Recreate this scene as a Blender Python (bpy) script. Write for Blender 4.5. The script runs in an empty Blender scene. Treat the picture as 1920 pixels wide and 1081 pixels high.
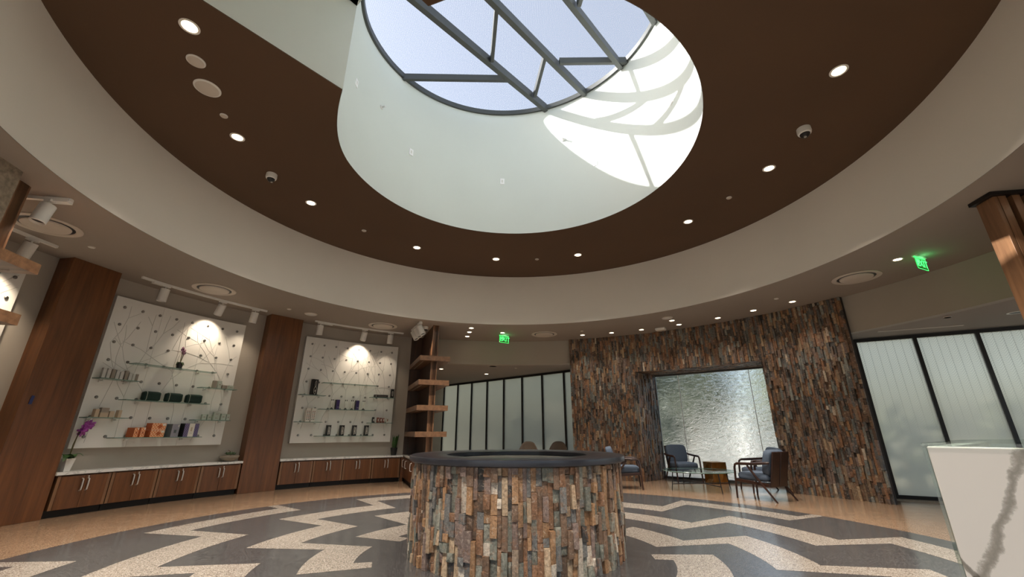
import bpy, bmesh, math, random
from mathutils import Vector, Matrix
PI = math.pi
rad = math.radians
random.seed(7)
scn = bpy.context.scene
COL = scn.collection

# ------------------------------------------------------------------ camera, world, sun, exposure
cam_d = bpy.data.cameras.new('camera')
cam = bpy.data.objects.new('camera', cam_d)
COL.objects.link(cam)
cam_d.sensor_width = 36.0
cam_d.lens = 774.66 / 1920 * 36.0
cam.location = (0, 0, 1.10)
cam.rotation_mode = 'XYZ'
cam.rotation_euler = (rad(90 + 19.144), rad(0.0), 0)
cam_d.clip_start = 0.02
cam_d.clip_end = 400
scn.camera = cam

scn.view_settings.view_transform = 'Standard'
scn.view_settings.look = 'None'
scn.view_settings.gamma = 1
scn.view_settings.use_curve_mapping = False
scn.view_settings.exposure = 0.62

SUN_DIR = Vector((-0.853, 0.052, 0.519)).normalized()      # towards the sun
world = bpy.data.worlds.new('sky')
scn.world = world
world.use_nodes = True
wn = world.node_tree
wn.nodes.clear()
w_out = wn.nodes.new('ShaderNodeOutputWorld')
w_bg = wn.nodes.new('ShaderNodeBackground')
w_sky = wn.nodes.new('ShaderNodeTexSky')
w_sky.sky_type = 'NISHITA'
w_sky.sun_disc = False
w_sky.sun_elevation = math.asin(SUN_DIR.z)
w_sky.sun_rotation = math.atan2(SUN_DIR.x, SUN_DIR.y)
w_sky.air_density = 1.0
w_sky.dust_density = 3.0
w_sky.ozone_density = 1.0
w_hs = wn.nodes.new('ShaderNodeHueSaturation')
w_hs.inputs['Saturation'].default_value = 0.8
wn.links.new(w_sky.outputs[0], w_hs.inputs['Color'])
wn.links.new(w_hs.outputs[0], w_bg.inputs[0])
w_bg.inputs[1].default_value = 0.19
wn.links.new(w_bg.outputs[0], w_out.inputs[0])

sun_d = bpy.data.lights.new('sun', 'SUN')
sun_d.energy = 9.0
sun_d.color = (1.0, 0.98, 0.94)
sun_d.angle = rad(0.6)
sun = bpy.data.objects.new('sun', sun_d)
COL.objects.link(sun)
sun.rotation_euler = SUN_DIR.to_track_quat('Z', 'Y').to_euler()
sun.location = SUN_DIR * 60

LAMP = 1.9      # overall strength of the room's lamps

# ------------------------------------------------------------------ room constants (metres)
CX, CY = 0.08, 4.77          # centre of the rotunda
R_IN = 4.757                 # inner edge of the lower ceiling
Z_S = 3.50                   # lower ceiling
Z_B = 4.70                   # brown ceiling
R_W = 6.75                   # outer wall
DX, DY, DR = 0.053, 4.785, 2.368     # skylight drum
SKZ, SKA, SKB = 7.406, 0.0847, 0.0653  # sloping skylight plane


def sky_z(x, y):
    return SKZ + SKA * (x - DX) + SKB * (y - DY)


def P(r, a, z=0.0):
    a = rad(a)
    return Vector((CX + r * math.sin(a), CY + r * math.cos(a), z))


# ------------------------------------------------------------------ materials
def lin(c):
    return tuple(((v / 255) / 12.92 if v / 255 <= 0.04045 else ((v / 255 + 0.055) / 1.055) ** 2.4) for v in c)


class N:
    def __init__(s, name):
        s.m = bpy.data.materials.new(name)
        s.m.use_nodes = True
        s.t = s.m.node_tree
        s.t.nodes.clear()
        s.out = s.t.nodes.new('ShaderNodeOutputMaterial')

    def n(s, typ, **kw):
        nd = s.t.nodes.new(typ)
        for k, v in kw.items():
            if k.startswith('i_'):
                nd.inputs[k[2:].replace('_', ' ')].default_value = v
            elif k.startswith('x'):
                nd.inputs[int(k[1:])].default_value = v
            else:
                setattr(nd, k, v)
        return nd

    def l(s, a, b):
        s.t.links.new(a, b)

    def coord(s, scale=(1, 1, 1), kind='Object'):
        tc = s.n('ShaderNodeTexCoord')
        mp = s.n('ShaderNodeMapping')
        mp.inputs['Scale'].default_value = scale
        s.l(tc.outputs[kind], mp.inputs[0])
        return mp.outputs[0]

    def ramp(s, fac, stops, interp='LINEAR'):
        r = s.n('ShaderNodeValToRGB')
        r.color_ramp.interpolation = interp
        e = r.color_ramp.elements
        while len(e) > 1:
            e.remove(e[-1])
        e[0].position = stops[0][0]
        e[0].color = (*stops[0][1], 1)
        for p, c in stops[1:]:
            q = e.new(p)
            q.color = (*c, 1)
        s.l(fac, r.inputs[0])
        return r.outputs[0]

    def bsdf(s, **kw):
        b = s.n('ShaderNodeBsdfPrincipled')
        for k, v in kw.items():
            b.inputs[k.replace('_', ' ')].default_value = v
        s.l(b.outputs[0], s.out.inputs[0])
        return b

    def bump(s, h, b, strength=0.3, dist=0.01):
        bp = s.n('ShaderNodeBump')
        bp.inputs['Strength'].default_value = strength
        bp.inputs['Distance'].default_value = dist
        s.l(h, bp.inputs['Height'])
        s.l(bp.outputs[0], b.inputs['Normal'])


def paint(name, rgb, rough=0.6, var=0.06, scale=3.0, bump=0.0, metal=0.0, coat=0.0, spec=0.5):
    m = N(name)
    c = lin(rgb)
    b = m.bsdf(Roughness=rough, Metallic=metal)
    b.inputs['Specular IOR Level'].default_value = spec
    b.inputs['Coat Weight'].default_value = coat
    v = m.coord((scale,) * 3)
    nz = m.n('ShaderNodeTexNoise', i_Scale=1.0, i_Detail=4.0)
    m.l(v, nz.inputs['Vector'])
    lo = tuple(max(0, x * (1 - var)) for x in c)
    hi = tuple(min(1, x * (1 + var)) for x in c)
    m.l(m.ramp(nz.outputs[0], [(0.3, lo), (0.7, hi)]), b.inputs['Base Color'])
    if bump:
        n2 = m.n('ShaderNodeTexNoise', i_Scale=60.0, i_Detail=3.0)
        m.l(m.coord(), n2.inputs['Vector'])
        m.bump(n2.outputs[0], b, bump, 0.004)
    return m.m


def wood(name, dark, light, axis='z', rough=0.38, scale=1.0, coat=0.15):
    m = N(name)
    b = m.bsdf(Roughness=rough)
    b.inputs['Coat Weight'].default_value = coat
    b.inputs['Coat Roughness'].default_value = 0.25
    s = {'z': (9, 9, 0.7), 'x': (0.7, 9, 9), 'y': (9, 0.7, 9)}[axis]
    v = m.coord(tuple(q * scale for q in s))
    n1 = m.n('ShaderNodeTexNoise', i_Scale=1.3, i_Detail=6.0, i_Roughness=0.6, i_Distortion=0.4)
    m.l(v, n1.inputs['Vector'])
    s2 = {'z': (90, 90, 1.5), 'x': (1.5, 90, 90), 'y': (90, 1.5, 90)}[axis]
    n2 = m.n('ShaderNodeTexNoise', i_Scale=1.0, i_Detail=3.0)
    m.l(m.coord(tuple(q * scale for q in s2)), n2.inputs['Vector'])
    mx = m.n('ShaderNodeMath', operation='MULTIPLY_ADD', x1=0.28)
    m.l(n2.outputs[0], mx.inputs[0])
    m.l(n1.outputs[0], mx.inputs[2])
    mid = tuple((a + c) / 2 for a, c in zip(lin(dark), lin(light)))
    m.l(m.ramp(mx.outputs[0], [(0.45, lin(dark)), (0.63, mid), (0.82, lin(light))]), b.inputs['Base Color'])
    m.bump(n2.outputs[0], b, 0.08, 0.002)
    return m.m


def terrazzo(name, base, chip, dark, rough=0.16):
    m = N(name)
    b = m.bsdf(Roughness=rough)
    b.inputs['Specular IOR Level'].default_value = 0.6
    v = m.coord()
    vo = m.n('ShaderNodeTexVoronoi', i_Scale=170.0)
    m.l(v, vo.inputs['Vector'])
    sx = m.n('ShaderNodeSeparateColor')
    m.l(vo.outputs['Color'], sx.inputs[0])
    c1 = m.ramp(sx.outputs[0], [(0.0, lin(dark)), (0.22, lin(dark)), (0.3, lin(base)), (0.7, lin(base)), (0.8, lin(chip)), (1.0, lin(chip))])
    nz = m.n('ShaderNodeTexNoise', i_Scale=1.6, i_Detail=5.0)
    m.l(v, nz.inputs['Vector'])
    mx = m.n('ShaderNodeMix', data_type='RGBA', blend_type='MULTIPLY')
    mx.inputs[0].default_value = 0.55
    m.l(c1, mx.inputs[6])
    m.l(m.ramp(nz.outputs[0], [(0.3, (0.75,) * 3), (0.7, (1, 1, 1))]), mx.inputs[7])
    m.l(mx.outputs[2], b.inputs['Base Color'])
    n3 = m.n('ShaderNodeTexNoise', i_Scale=5.0, i_Detail=3.0)
    m.l(v, n3.inputs['Vector'])
    rr = m.n('ShaderNodeMapRange')
    rr.inputs['To Min'].default_value = rough * 0.7
    rr.inputs['To Max'].default_value = rough * 1.5
    m.l(n3.outputs[0], rr.inputs[0])
    m.l(rr.outputs[0], b.inputs['Roughness'])
    return m.m


def slate(name, rust=0.5, pale=0.6):
    """stone whose own colour is the 'col' attribute, with rust blooms and veins"""
    m = N(name)
    b = m.bsdf(Roughness=0.5)
    at = m.n('ShaderNodeAttribute', attribute_name='col')
    tc = m.n('ShaderNodeNewGeometry')
    n1 = m.n('ShaderNodeTexNoise', i_Scale=16.0, i_Detail=8.0, i_Roughness=0.7)
    m.l(tc.outputs['Position'], n1.inputs['Vector'])
    n2 = m.n('ShaderNodeTexNoise', i_Scale=45.0, i_Detail=5.0, i_Roughness=0.7)
    m.l(tc.outputs['Position'], n2.inputs['Vector'])
    f1 = m.n('ShaderNodeMapRange')
    f1.inputs['From Min'].default_value = 0.52
    f1.inputs['From Max'].default_value = 0.62
    f1.inputs['To Max'].default_value = rust
    m.l(n1.outputs[0], f1.inputs[0])
    mx = m.n('ShaderNodeMix', data_type='RGBA')
    m.l(f1.outputs[0], mx.inputs[0])
    m.l(at.outputs['Color'], mx.inputs[6])
    mx.inputs[7].default_value = (*lin((146, 104, 72)), 1)
    mul = m.n('ShaderNodeMix', data_type='RGBA', blend_type='MULTIPLY')
    mul.inputs[0].default_value = 0.8
    m.l(mx.outputs[2], mul.inputs[6])
    m.l(m.ramp(n2.outputs[0], [(0.3, (0.42,) * 3), (0.5, (0.95,) * 3), (0.72, (1.45,) * 3)]), mul.inputs[7])
    n3 = m.n('ShaderNodeTexNoise', i_Scale=28.0, i_Detail=6.0, i_Roughness=0.75, i_Distortion=0.8)
    m.l(tc.outputs['Position'], n3.inputs['Vector'])
    f3 = m.n('ShaderNodeMapRange')
    f3.inputs['From Min'].default_value = 0.56
    f3.inputs['From Max'].default_value = 0.66
    f3.inputs['To Max'].default_value = pale
    m.l(n3.outputs[0], f3.inputs[0])
    mp = m.n('ShaderNodeMix', data_type='RGBA')
    m.l(f3.outputs[0], mp.inputs[0])
    m.l(mul.outputs[2], mp.inputs[6])
    mp.inputs[7].default_value = (*lin((196, 182, 164)), 1)
    f4 = m.n('ShaderNodeMapRange')
    f4.inputs['From Min'].default_value = 0.44
    f4.inputs['From Max'].default_value = 0.36
    f4.inputs['To Max'].default_value = 0.5
    m.l(n3.outputs[0], f4.inputs[0])
    md = m.n('ShaderNodeMix', data_type='RGBA')
    m.l(f4.outputs[0], md.inputs[0])
    m.l(mp.outputs[2], md.inputs[6])
    md.inputs[7].default_value = (*lin((72, 56, 46)), 1)
    m.l(md.outputs[2], b.inputs['Base Color'])
    m.bump(n2.outputs[0], b, 0.7, 0.012)
    return m.m


def marble(name, veins=3.0, strength=0.6):
    m = N(name)
    b = m.bsdf(Roughness=0.18)
    v = m.coord((1.0,) * 3)
    n1 = m.n('ShaderNodeTexNoise', i_Scale=veins, i_Detail=8.0, i_Roughness=0.6, i_Distortion=1.2)
    m.l(v, n1.inputs['Vector'])
    sub = m.n('ShaderNodeMath', operation='SUBTRACT', x1=0.5)
    m.l(n1.outputs[0], sub.inputs[0])
    ab = m.n('ShaderNodeMath', operation='ABSOLUTE')
    m.l(sub.outputs[0], ab.inputs[0])
    g = lin((150, 150, 148))
    w = lin((226, 224, 218))
    m.l(m.ramp(ab.outputs[0], [(0.0, tuple(a * strength + c * (1 - strength) for a, c in zip(g, w))), (0.025, w), (1, w)]), b.inputs['Base Color'])
    return m.m


def desk_marble(name):
    m = N(name)
    b = m.bsdf(Roughness=0.22)
    tc = m.n('ShaderNodeTexCoord')
    sp = m.n('ShaderNodeSeparateXYZ')
    m.l(tc.outputs['Object'], sp.inputs[0])
    nz = m.n('ShaderNodeTexNoise', i_Scale=12.0, i_Detail=9.0, i_Roughness=0.66)
    m.l(tc.outputs['Object'], nz.inputs['Vector'])
    # a broad vein that climbs to the right: x - (x0 + k z) + noise
    k = m.n('ShaderNodeMath', operation='MULTIPLY_ADD', x1=-0.5)
    m.l(sp.outputs['Z'], k.inputs[0])
    m.l(sp.outputs['X'], k.inputs[2])
    n0 = m.n('ShaderNodeMath', operation='MULTIPLY_ADD', x1=0.07, x2=-0.035)
    m.l(nz.outputs[0], n0.inputs[0])
    ad = m.n('ShaderNodeMath', operation='ADD')
    m.l(k.outputs[0], ad.inputs[0])
    m.l(n0.outputs[0], ad.inputs[1])
    s0 = m.n('ShaderNodeMath', operation='SUBTRACT', x1=-0.3685)
    m.l(ad.outputs[0], s0.inputs[0])
    a0 = m.n('ShaderNodeMath', operation='ABSOLUTE')
    m.l(s0.outputs[0], a0.inputs[0])
    w = lin((200, 196, 190))
    c1 = m.ramp(a0.outputs[0], [(0.0, lin((128, 124, 116))), (0.007, lin((146, 142, 134))), (0.011, w), (1, w)])
    # a second vein that falls to the left foot
    k2 = m.n('ShaderNodeMath', operation='MULTIPLY_ADD', x1=1.4)
    m.l(sp.outputs['X'], k2.inputs[0])
    m.l(sp.outputs['Z'], k2.inputs[2])
    ad2 = m.n('ShaderNodeMath', operation='ADD')
    m.l(k2.outputs[0], ad2.inputs[0])
    m.l(n0.outputs[0], ad2.inputs[1])
    s2 = m.n('ShaderNodeMath', operation='SUBTRACT', x1=0.818)
    m.l(ad2.outputs[0], s2.inputs[0])
    a2 = m.n('ShaderNodeMath', operation='ABSOLUTE')
    m.l(s2.outputs[0], a2.inputs[0])
    c2 = m.ramp(a2.outputs[0], [(0.0, (0.30, 0.29, 0.27)), (0.008, (0.4, 0.39, 0.37)), (0.012, (1, 1, 1)), (1, (1, 1, 1))])
    mx = m.n('ShaderNodeMix', data_type='RGBA', blend_type='MULTIPLY')
    mx.inputs[0].default_value = 1.0
    m.l(c1, mx.inputs[6])
    m.l(c2, mx.inputs[7])
    m.l(mx.outputs[2], b.inputs['Base Color'])
    return m.m


def thin_glass(name, tint, gloss=0.1, rough=0.02):
    m = N(name)
    t = m.n('ShaderNodeBsdfTransparent')
    t.inputs[0].default_value = (*tint, 1)
    g = m.n('ShaderNodeBsdfGlossy')
    g.inputs['Roughness'].default_value = rough
    mx = m.n('ShaderNodeMixShader')
    fr = m.n('ShaderNodeLayerWeight')
    fr.inputs[0].default_value = 0.25
    ml = m.n('ShaderNodeMath', operation='MULTIPLY_ADD', x1=0.6, x2=gloss * 0.5)
    m.l(fr.outputs['Facing'], ml.inputs[0])
    nz = m.n('ShaderNodeTexNoise', i_Scale=2.0)
    m.l(m.coord(), nz.inputs['Vector'])
    m2 = m.n('ShaderNodeMath', operation='MULTIPLY_ADD', x1=0.02)
    m.l(nz.outputs[0], m2.inputs[0])
    m.l(ml.outputs[0], m2.inputs[2])
    m.l(m2.outputs[0], mx.inputs[0])
    m.l(t.outputs[0], mx.inputs[1])
    m.l(g.outputs[0], mx.inputs[2])
    m.l(mx.outputs[0], m.out.inputs[0])
    return m.m


def frosted(name, pattern=False, dim=1.0):
    m = N(name)
    tr = m.n('ShaderNodeBsdfTranslucent')
    rf = m.n('ShaderNodeBsdfRefraction')
    rf.inputs['Roughness'].default_value = 0.42
    rf.inputs['IOR'].default_value = 1.08
    gl = m.n('ShaderNodeBsdfGlossy')
    gl.inputs['Roughness'].default_value = 0.12
    v = m.coord((1, 1, 1))
    wv = m.n('ShaderNodeTexWave', wave_type='BANDS', bands_direction='X', i_Scale=9.0 if pattern else 22.0, i_Distortion=0.0)
    m.l(v, wv.inputs['Vector'])
    base = tuple(c * dim for c in lin((247, 243, 228)))
    if pattern:
        # leaf-spine lines with slanting ribs between them
        sp = m.n('ShaderNodeSeparateXYZ')
        m.l(v, sp.inputs[0])
        fx = m.n('ShaderNodeMath', operation='PINGPONG', x1=0.0575)
        m.l(sp.outputs['X'], fx.inputs[0])
        rz = m.n('ShaderNodeMath', operation='MULTIPLY_ADD', x1=1.1)
        m.l(fx.outputs[0], rz.inputs[0])
        m.l(sp.outputs['Z'], rz.inputs[2])
        rib = m.n('ShaderNodeMath', operation='PINGPONG', x1=0.02)
        m.l(rz.outputs[0], rib.inputs[0])
        r1 = m.ramp(rib.outputs[0], [(0.0, (0.66,) * 3), (0.005, (1,) * 3), (1, (1,) * 3)])
        s1 = m.ramp(fx.outputs[0], [(0.0, (0.55,) * 3), (0.004, (1,) * 3), (1, (1,) * 3)])
        mm = m.n('ShaderNodeMix', data_type='RGBA', blend_type='MULTIPLY')
        mm.inputs[0].default_value = 1.0
        m.l(r1, mm.inputs[6])
        m.l(s1, mm.inputs[7])
        # printed densest at the top of the pane
        fz = m.n('ShaderNodeMapRange')
        fz.inputs['From Min'].default_value = 0.9
        fz.inputs['From Max'].default_value = 2.2
        m.l(sp.outputs['Z'], fz.inputs[0])
        m3 = m.n('ShaderNodeMix', data_type='RGBA')
        m.l(fz.outputs[0], m3.inputs[0])
        m3.inputs[6].default_value = (*base, 1)
        m4 = m.n('ShaderNodeMix', data_type='RGBA', blend_type='MULTIPLY')
        m4.inputs[0].default_value = 1.0
        m4.inputs[6].default_value = (*lin((250, 246, 234)), 1)
        m.l(mm.outputs[2], m4.inputs[7])
        m.l(m4.outputs[2], m3.inputs[7])
        colr = m3.outputs[2]
    else:
        colr = m.ramp(wv.outputs[0], [(0.0, tuple(c * 0.9 for c in base)), (1.0, base)])
    m.l(colr, tr.inputs[0])
    m.l(colr, rf.inputs[0])
    a = m.n('ShaderNodeMixShader')
    a.inputs[0].default_value = 0.45
    m.l(tr.outputs[0], a.inputs[1])
    m.l(rf.outputs[0], a.inputs[2])
    b = m.n('ShaderNodeMixShader')
    b.inputs[0].default_value = 0.06
    m.l(a.outputs[0], b.inputs[1])
    m.l(gl.outputs[0], b.inputs[2])
    m.l(b.outputs[0], m.out.inputs[0])
    return m.m


def skylight_glass(name):
    m = N(name)
    t = m.n('ShaderNodeBsdfTransparent')
    tl = m.n('ShaderNodeBsdfTranslucent')
    v = m.coord((1, 1, 1))
    wv = m.n('ShaderNodeTexWave', wave_type='BANDS', bands_direction='X', i_Scale=11.0, i_Distortion=0.15)
    m.l(v, wv.inputs['Vector'])
    m.l(m.ramp(wv.outputs[0], [(0.0, lin((230, 232, 234))), (1.0, lin((239, 240, 241)))]), t.inputs[0])
    m.l(m.ramp(wv.outputs[0], [(0.0, (0.74, 0.75, 0.76)), (1.0, (0.8, 0.81, 0.82))]), tl.inputs[0])
    mx = m.n('ShaderNodeMixShader')
    mx.inputs[0].default_value = 0.11
    m.l(t.outputs[0], mx.inputs[1])
    m.l(tl.outputs[0], mx.inputs[2])
    m.l(mx.outputs[0], m.out.inputs[0])
    return m.m


def water_glass(name):
    m = N(name)
    b = m.bsdf(Roughness=0.06)
    b.inputs['Base Color'].default_value = (0.93, 0.95, 0.94, 1)
    b.inputs['Transmission Weight'].default_value = 1.0
    b.inputs['IOR'].default_value = 1.2
    v = m.coord((5, 5, 11))
    n1 = m.n('ShaderNodeTexNoise', i_Scale=1.4, i_Detail=4.0, i_Roughness=0.55, i_Distortion=0.8)
    m.l(v, n1.inputs['Vector'])
    m.bump(n1.outputs[0], b, 0.55, 0.07)
    return m.m


def emit(name, rgb, s):
    m = N(name)
    e = m.n('ShaderNodeEmission')
    nz = m.n('ShaderNodeTexNoise', i_Scale=3.0)
    m.l(m.coord(), nz.inputs['Vector'])
    c = lin(rgb)
    m.l(m.ramp(nz.outputs[0], [(0, tuple(x * 0.95 for x in c)), (1, c)]), e.inputs[0])
    e.inputs[1].default_value = s
    m.l(e.outputs[0], m.out.inputs[0])
    return m.m


def leafy(name, c1, c2):
    m = N(name)
    b = m.bsdf(Roughness=0.45)
    nz = m.n('ShaderNodeTexNoise', i_Scale=14.0, i_Detail=3.0)
    m.l(m.coord(), nz.inputs['Vector'])
    m.l(m.ramp(nz.outputs[0], [(0.3, lin(c1)), (0.7, lin(c2))]), b.inputs['Base Color'])
    b.inputs['Subsurface Weight'].default_value = 0.0
    return m.m


def lattice_print(name, bg, fg, scale=42.0):
    """flat carton print: diagonal trellis"""
    m = N(name)
    b = m.bsdf(Roughness=0.5)
    v = m.coord((scale,) * 3)
    sp = m.n('ShaderNodeSeparateXYZ')
    m.l(v, sp.inputs[0])
    outs = []
    for op in ('ADD', 'SUBTRACT'):
        a = m.n('ShaderNodeMath', operation=op)
        m.l(sp.outputs['X'], a.inputs[0])
        m.l(sp.outputs['Z'], a.inputs[1])
        p = m.n('ShaderNodeMath', operation='PINGPONG', x1=1.0)
        m.l(a.outputs[0], p.inputs[0])
        outs.append(p.outputs[0])
    mn = m.n('ShaderNodeMath', operation='MINIMUM')
    m.l(outs[0], mn.inputs[0])
    m.l(outs[1], mn.inputs[1])
    m.l(m.ramp(mn.outputs[0], [(0.0, lin(fg)), (0.22, lin(fg)), (0.28, lin(bg)), (1, lin(bg))]), b.inputs['Base Color'])
    return m.m


MT = {}
MT['cream'] = paint('cream_plaster', (228, 221, 210), 0.75, 0.03, 0.6)
MT['soffit'] = paint('beige_ceiling_paint', (150, 140, 130), 0.8, 0.03, 0.5)
MT['brown'] = paint('brown_ceiling_paint', (84, 60, 39), 0.7, 0.06, 0.8)
MT['drum'] = paint('white_drum_plaster', (222, 227, 221), 0.8, 0.02, 0.7)
MT['wall'] = paint('greige_wall_paint', (168, 159, 147), 0.8, 0.03, 0.8)
MT['walnut'] = wood('walnut_veneer', (84, 50, 24), (118, 73, 38))
MT['walnut_x'] = wood('walnut_veneer_long', (92, 64, 44), (134, 98, 70), 'y')
MT['walnut_lt'] = wood('oiled_walnut_post', (100, 69, 46), (140, 101, 70))
MT['walnut_dk'] = wood('dark_walnut_slats', (52, 35, 24), (84, 56, 37))
MT['chairwood'] = wood('dark_chair_walnut', (30, 17, 12), (58, 32, 22), 'y', 0.3)
MT['plinth'] = paint('black_plinth', (22, 16, 14), 0.5)
MT['marble'] = marble('white_quartz')
MT['desk'] = desk_marble('veined_white_stone')
MT['steel'] = paint('brushed_steel', (222, 220, 214), 0.3, 0.05, 8, metal=0.6)
MT['stud'] = paint('steel_stud', (150, 148, 144), 0.3, 0.05, 8, metal=1.0)
MT['panel'] = paint('white_display_panel', (226, 224, 218), 0.45, 0.02, 0.8)
MT['groove'] = paint('branch_line_grey', (198, 196, 190), 0.6)
MT['black'] = paint('black_metal', (26, 24, 23), 0.4)
MT['beam'] = paint('dark_steel_beam', (74, 76, 74), 0.45, 0.08, 3)
MT['white'] = paint('white_enamel', (226, 224, 218), 0.4)
MT['plate'] = paint('bright_white_plate', (252, 252, 252), 0.35, 0.01)
MT['trim'] = paint('white_trim', (200, 190, 178), 0.5)
MT['glass'] = thin_glass('shelf_glass', (0.86, 0.95, 0.92))
MT['glassedge'] = paint('glass_edge_green', (112, 142, 132), 0.2, 0.05, 8)
MT['clear'] = thin_glass('counter_glass', (0.88, 0.94, 0.92), 0.14)
MT['frost'] = frosted('frosted_glass', False, 0.72)
MT['frostp'] = frosted('frosted_leaf_glass', True)
MT['sky'] = skylight_glass('milky_skylight_pane')
MT['water'] = water_glass('rippling_water_glass')
MT['lens'] = emit('warm_lamp_lens', (255, 226, 190), 9.0)
MT['green'] = emit('green_sign_light', (70, 255, 110), 1.6)
MT['greenplate'] = thin_glass('green_lit_acrylic', (0.55, 0.9, 0.6), 0.15)
MT['slate'] = slate('split_slate')
MT['stonecap'] = paint('honed_dark_stone', (44, 46, 53), 0.28, 0.12, 6)
MT['basin'] = paint('wet_grey_basin', (120, 116, 106), 0.35, 0.25, 14, bump=0.4)
MT['waterf'] = thin_glass('still_water', (0.85, 0.9, 0.9), 0.2)
MT['grout'] = paint('dark_mortar', (46, 40, 36), 0.9, 0.1, 20)
MT['tan'] = terrazzo('tan_terrazzo', (142, 115, 91), (166, 142, 118), (112, 86, 67))
MT['dark'] = terrazzo('charcoal_terrazzo', (69, 68, 68), (96, 94, 93), (48, 47, 48))
MT['pale'] = terrazzo('pale_terrazzo', (146, 136, 125), (178, 170, 160), (108, 97, 87))
MT['concrete'] = paint('rough_aggregate', (140, 126, 108), 0.85, 0.35, 22, bump=0.9)
MT['blue'] = paint('slate_blue_upholstery', (76, 88, 104), 0.85, 0.08, 40, bump=0.25)
MT['taupe'] = paint('taupe_chair_shell', (120, 104, 88), 0.6)
MT['gold'] = paint('polished_bronze', (214, 156, 84), 0.36, 0.25, 9, metal=1.0)
MT['leaf'] = leafy('deep_green_leaf', (26, 52, 22), (62, 98, 42))
MT['succ'] = leafy('grey_green_succulent', (62, 84, 60), (120, 140, 104))
MT['petal'] = leafy('magenta_petal', (126, 44, 128), (186, 96, 182))
MT['petal2'] = leafy('dusky_pink_petal', (134, 86, 118), (190, 140, 166))
MT['stem'] = leafy('brown_stem', (70, 62, 34), (104, 96, 54))
MT['pot'] = paint('black_pot', (28, 28, 28), 0.5)
MT['bowl'] = paint('grey_bowl', (150, 142, 128), 0.6, 0.12, 10)
MT['tape'] = paint('blue_tape', (30, 44, 92), 0.6)
MT['silver'] = paint('silver_carton', (204, 202, 197), 0.35, 0.06, 20, metal=0.15)
MT['greycarton'] = paint('warm_grey_carton', (150, 140, 128), 0.5)
MT['beigecarton'] = paint('beige_carton', (190, 170, 146), 0.5)
MT['mint'] = paint('pale_mint_carton', (178, 188, 176), 0.5)
MT['bag'] = paint('dark_green_velour', (14, 44, 38), 0.8, 0.15, 60)
MT['bagtrim'] = paint('pale_piping', (176, 180, 168), 0.6)
MT['orange'] = lattice_print('orange_trellis_carton', (214, 122, 66), (236, 196, 160))
MT['orangeplain'] = paint('orange_carton_side', (176, 92, 48), 0.5)
MT['bluegrey'] = paint('blue_grey_carton', (150, 150, 160), 0.5)
MT['slatecarton'] = paint('slate_carton', (92, 102, 104), 0.5)
MT['navy'] = lattice_print('navy_trellis_carton', (46, 42, 82), (150, 140, 180), 60)
MT['cartonwhite'] = paint('white_carton', (226, 222, 212), 0.5)
MT['cartonblack'] = paint('black_carton', (26, 25, 26), 0.35)
MT['purple'] = paint('purple_carton', (62, 50, 100), 0.45)
MT['rust'] = paint('russet_carton', (128, 70, 54), 0.5)
MT['asphalt'] = paint('pale_paving', (136, 134, 126), 0.9, 0.15, 0.8)
MT['hedge'] = leafy('garden_green', (54, 60, 50), (108, 116, 98))
MT['bark'] = paint('tree_bark', (92, 74, 56), 0.9, 0.2, 10)


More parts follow.
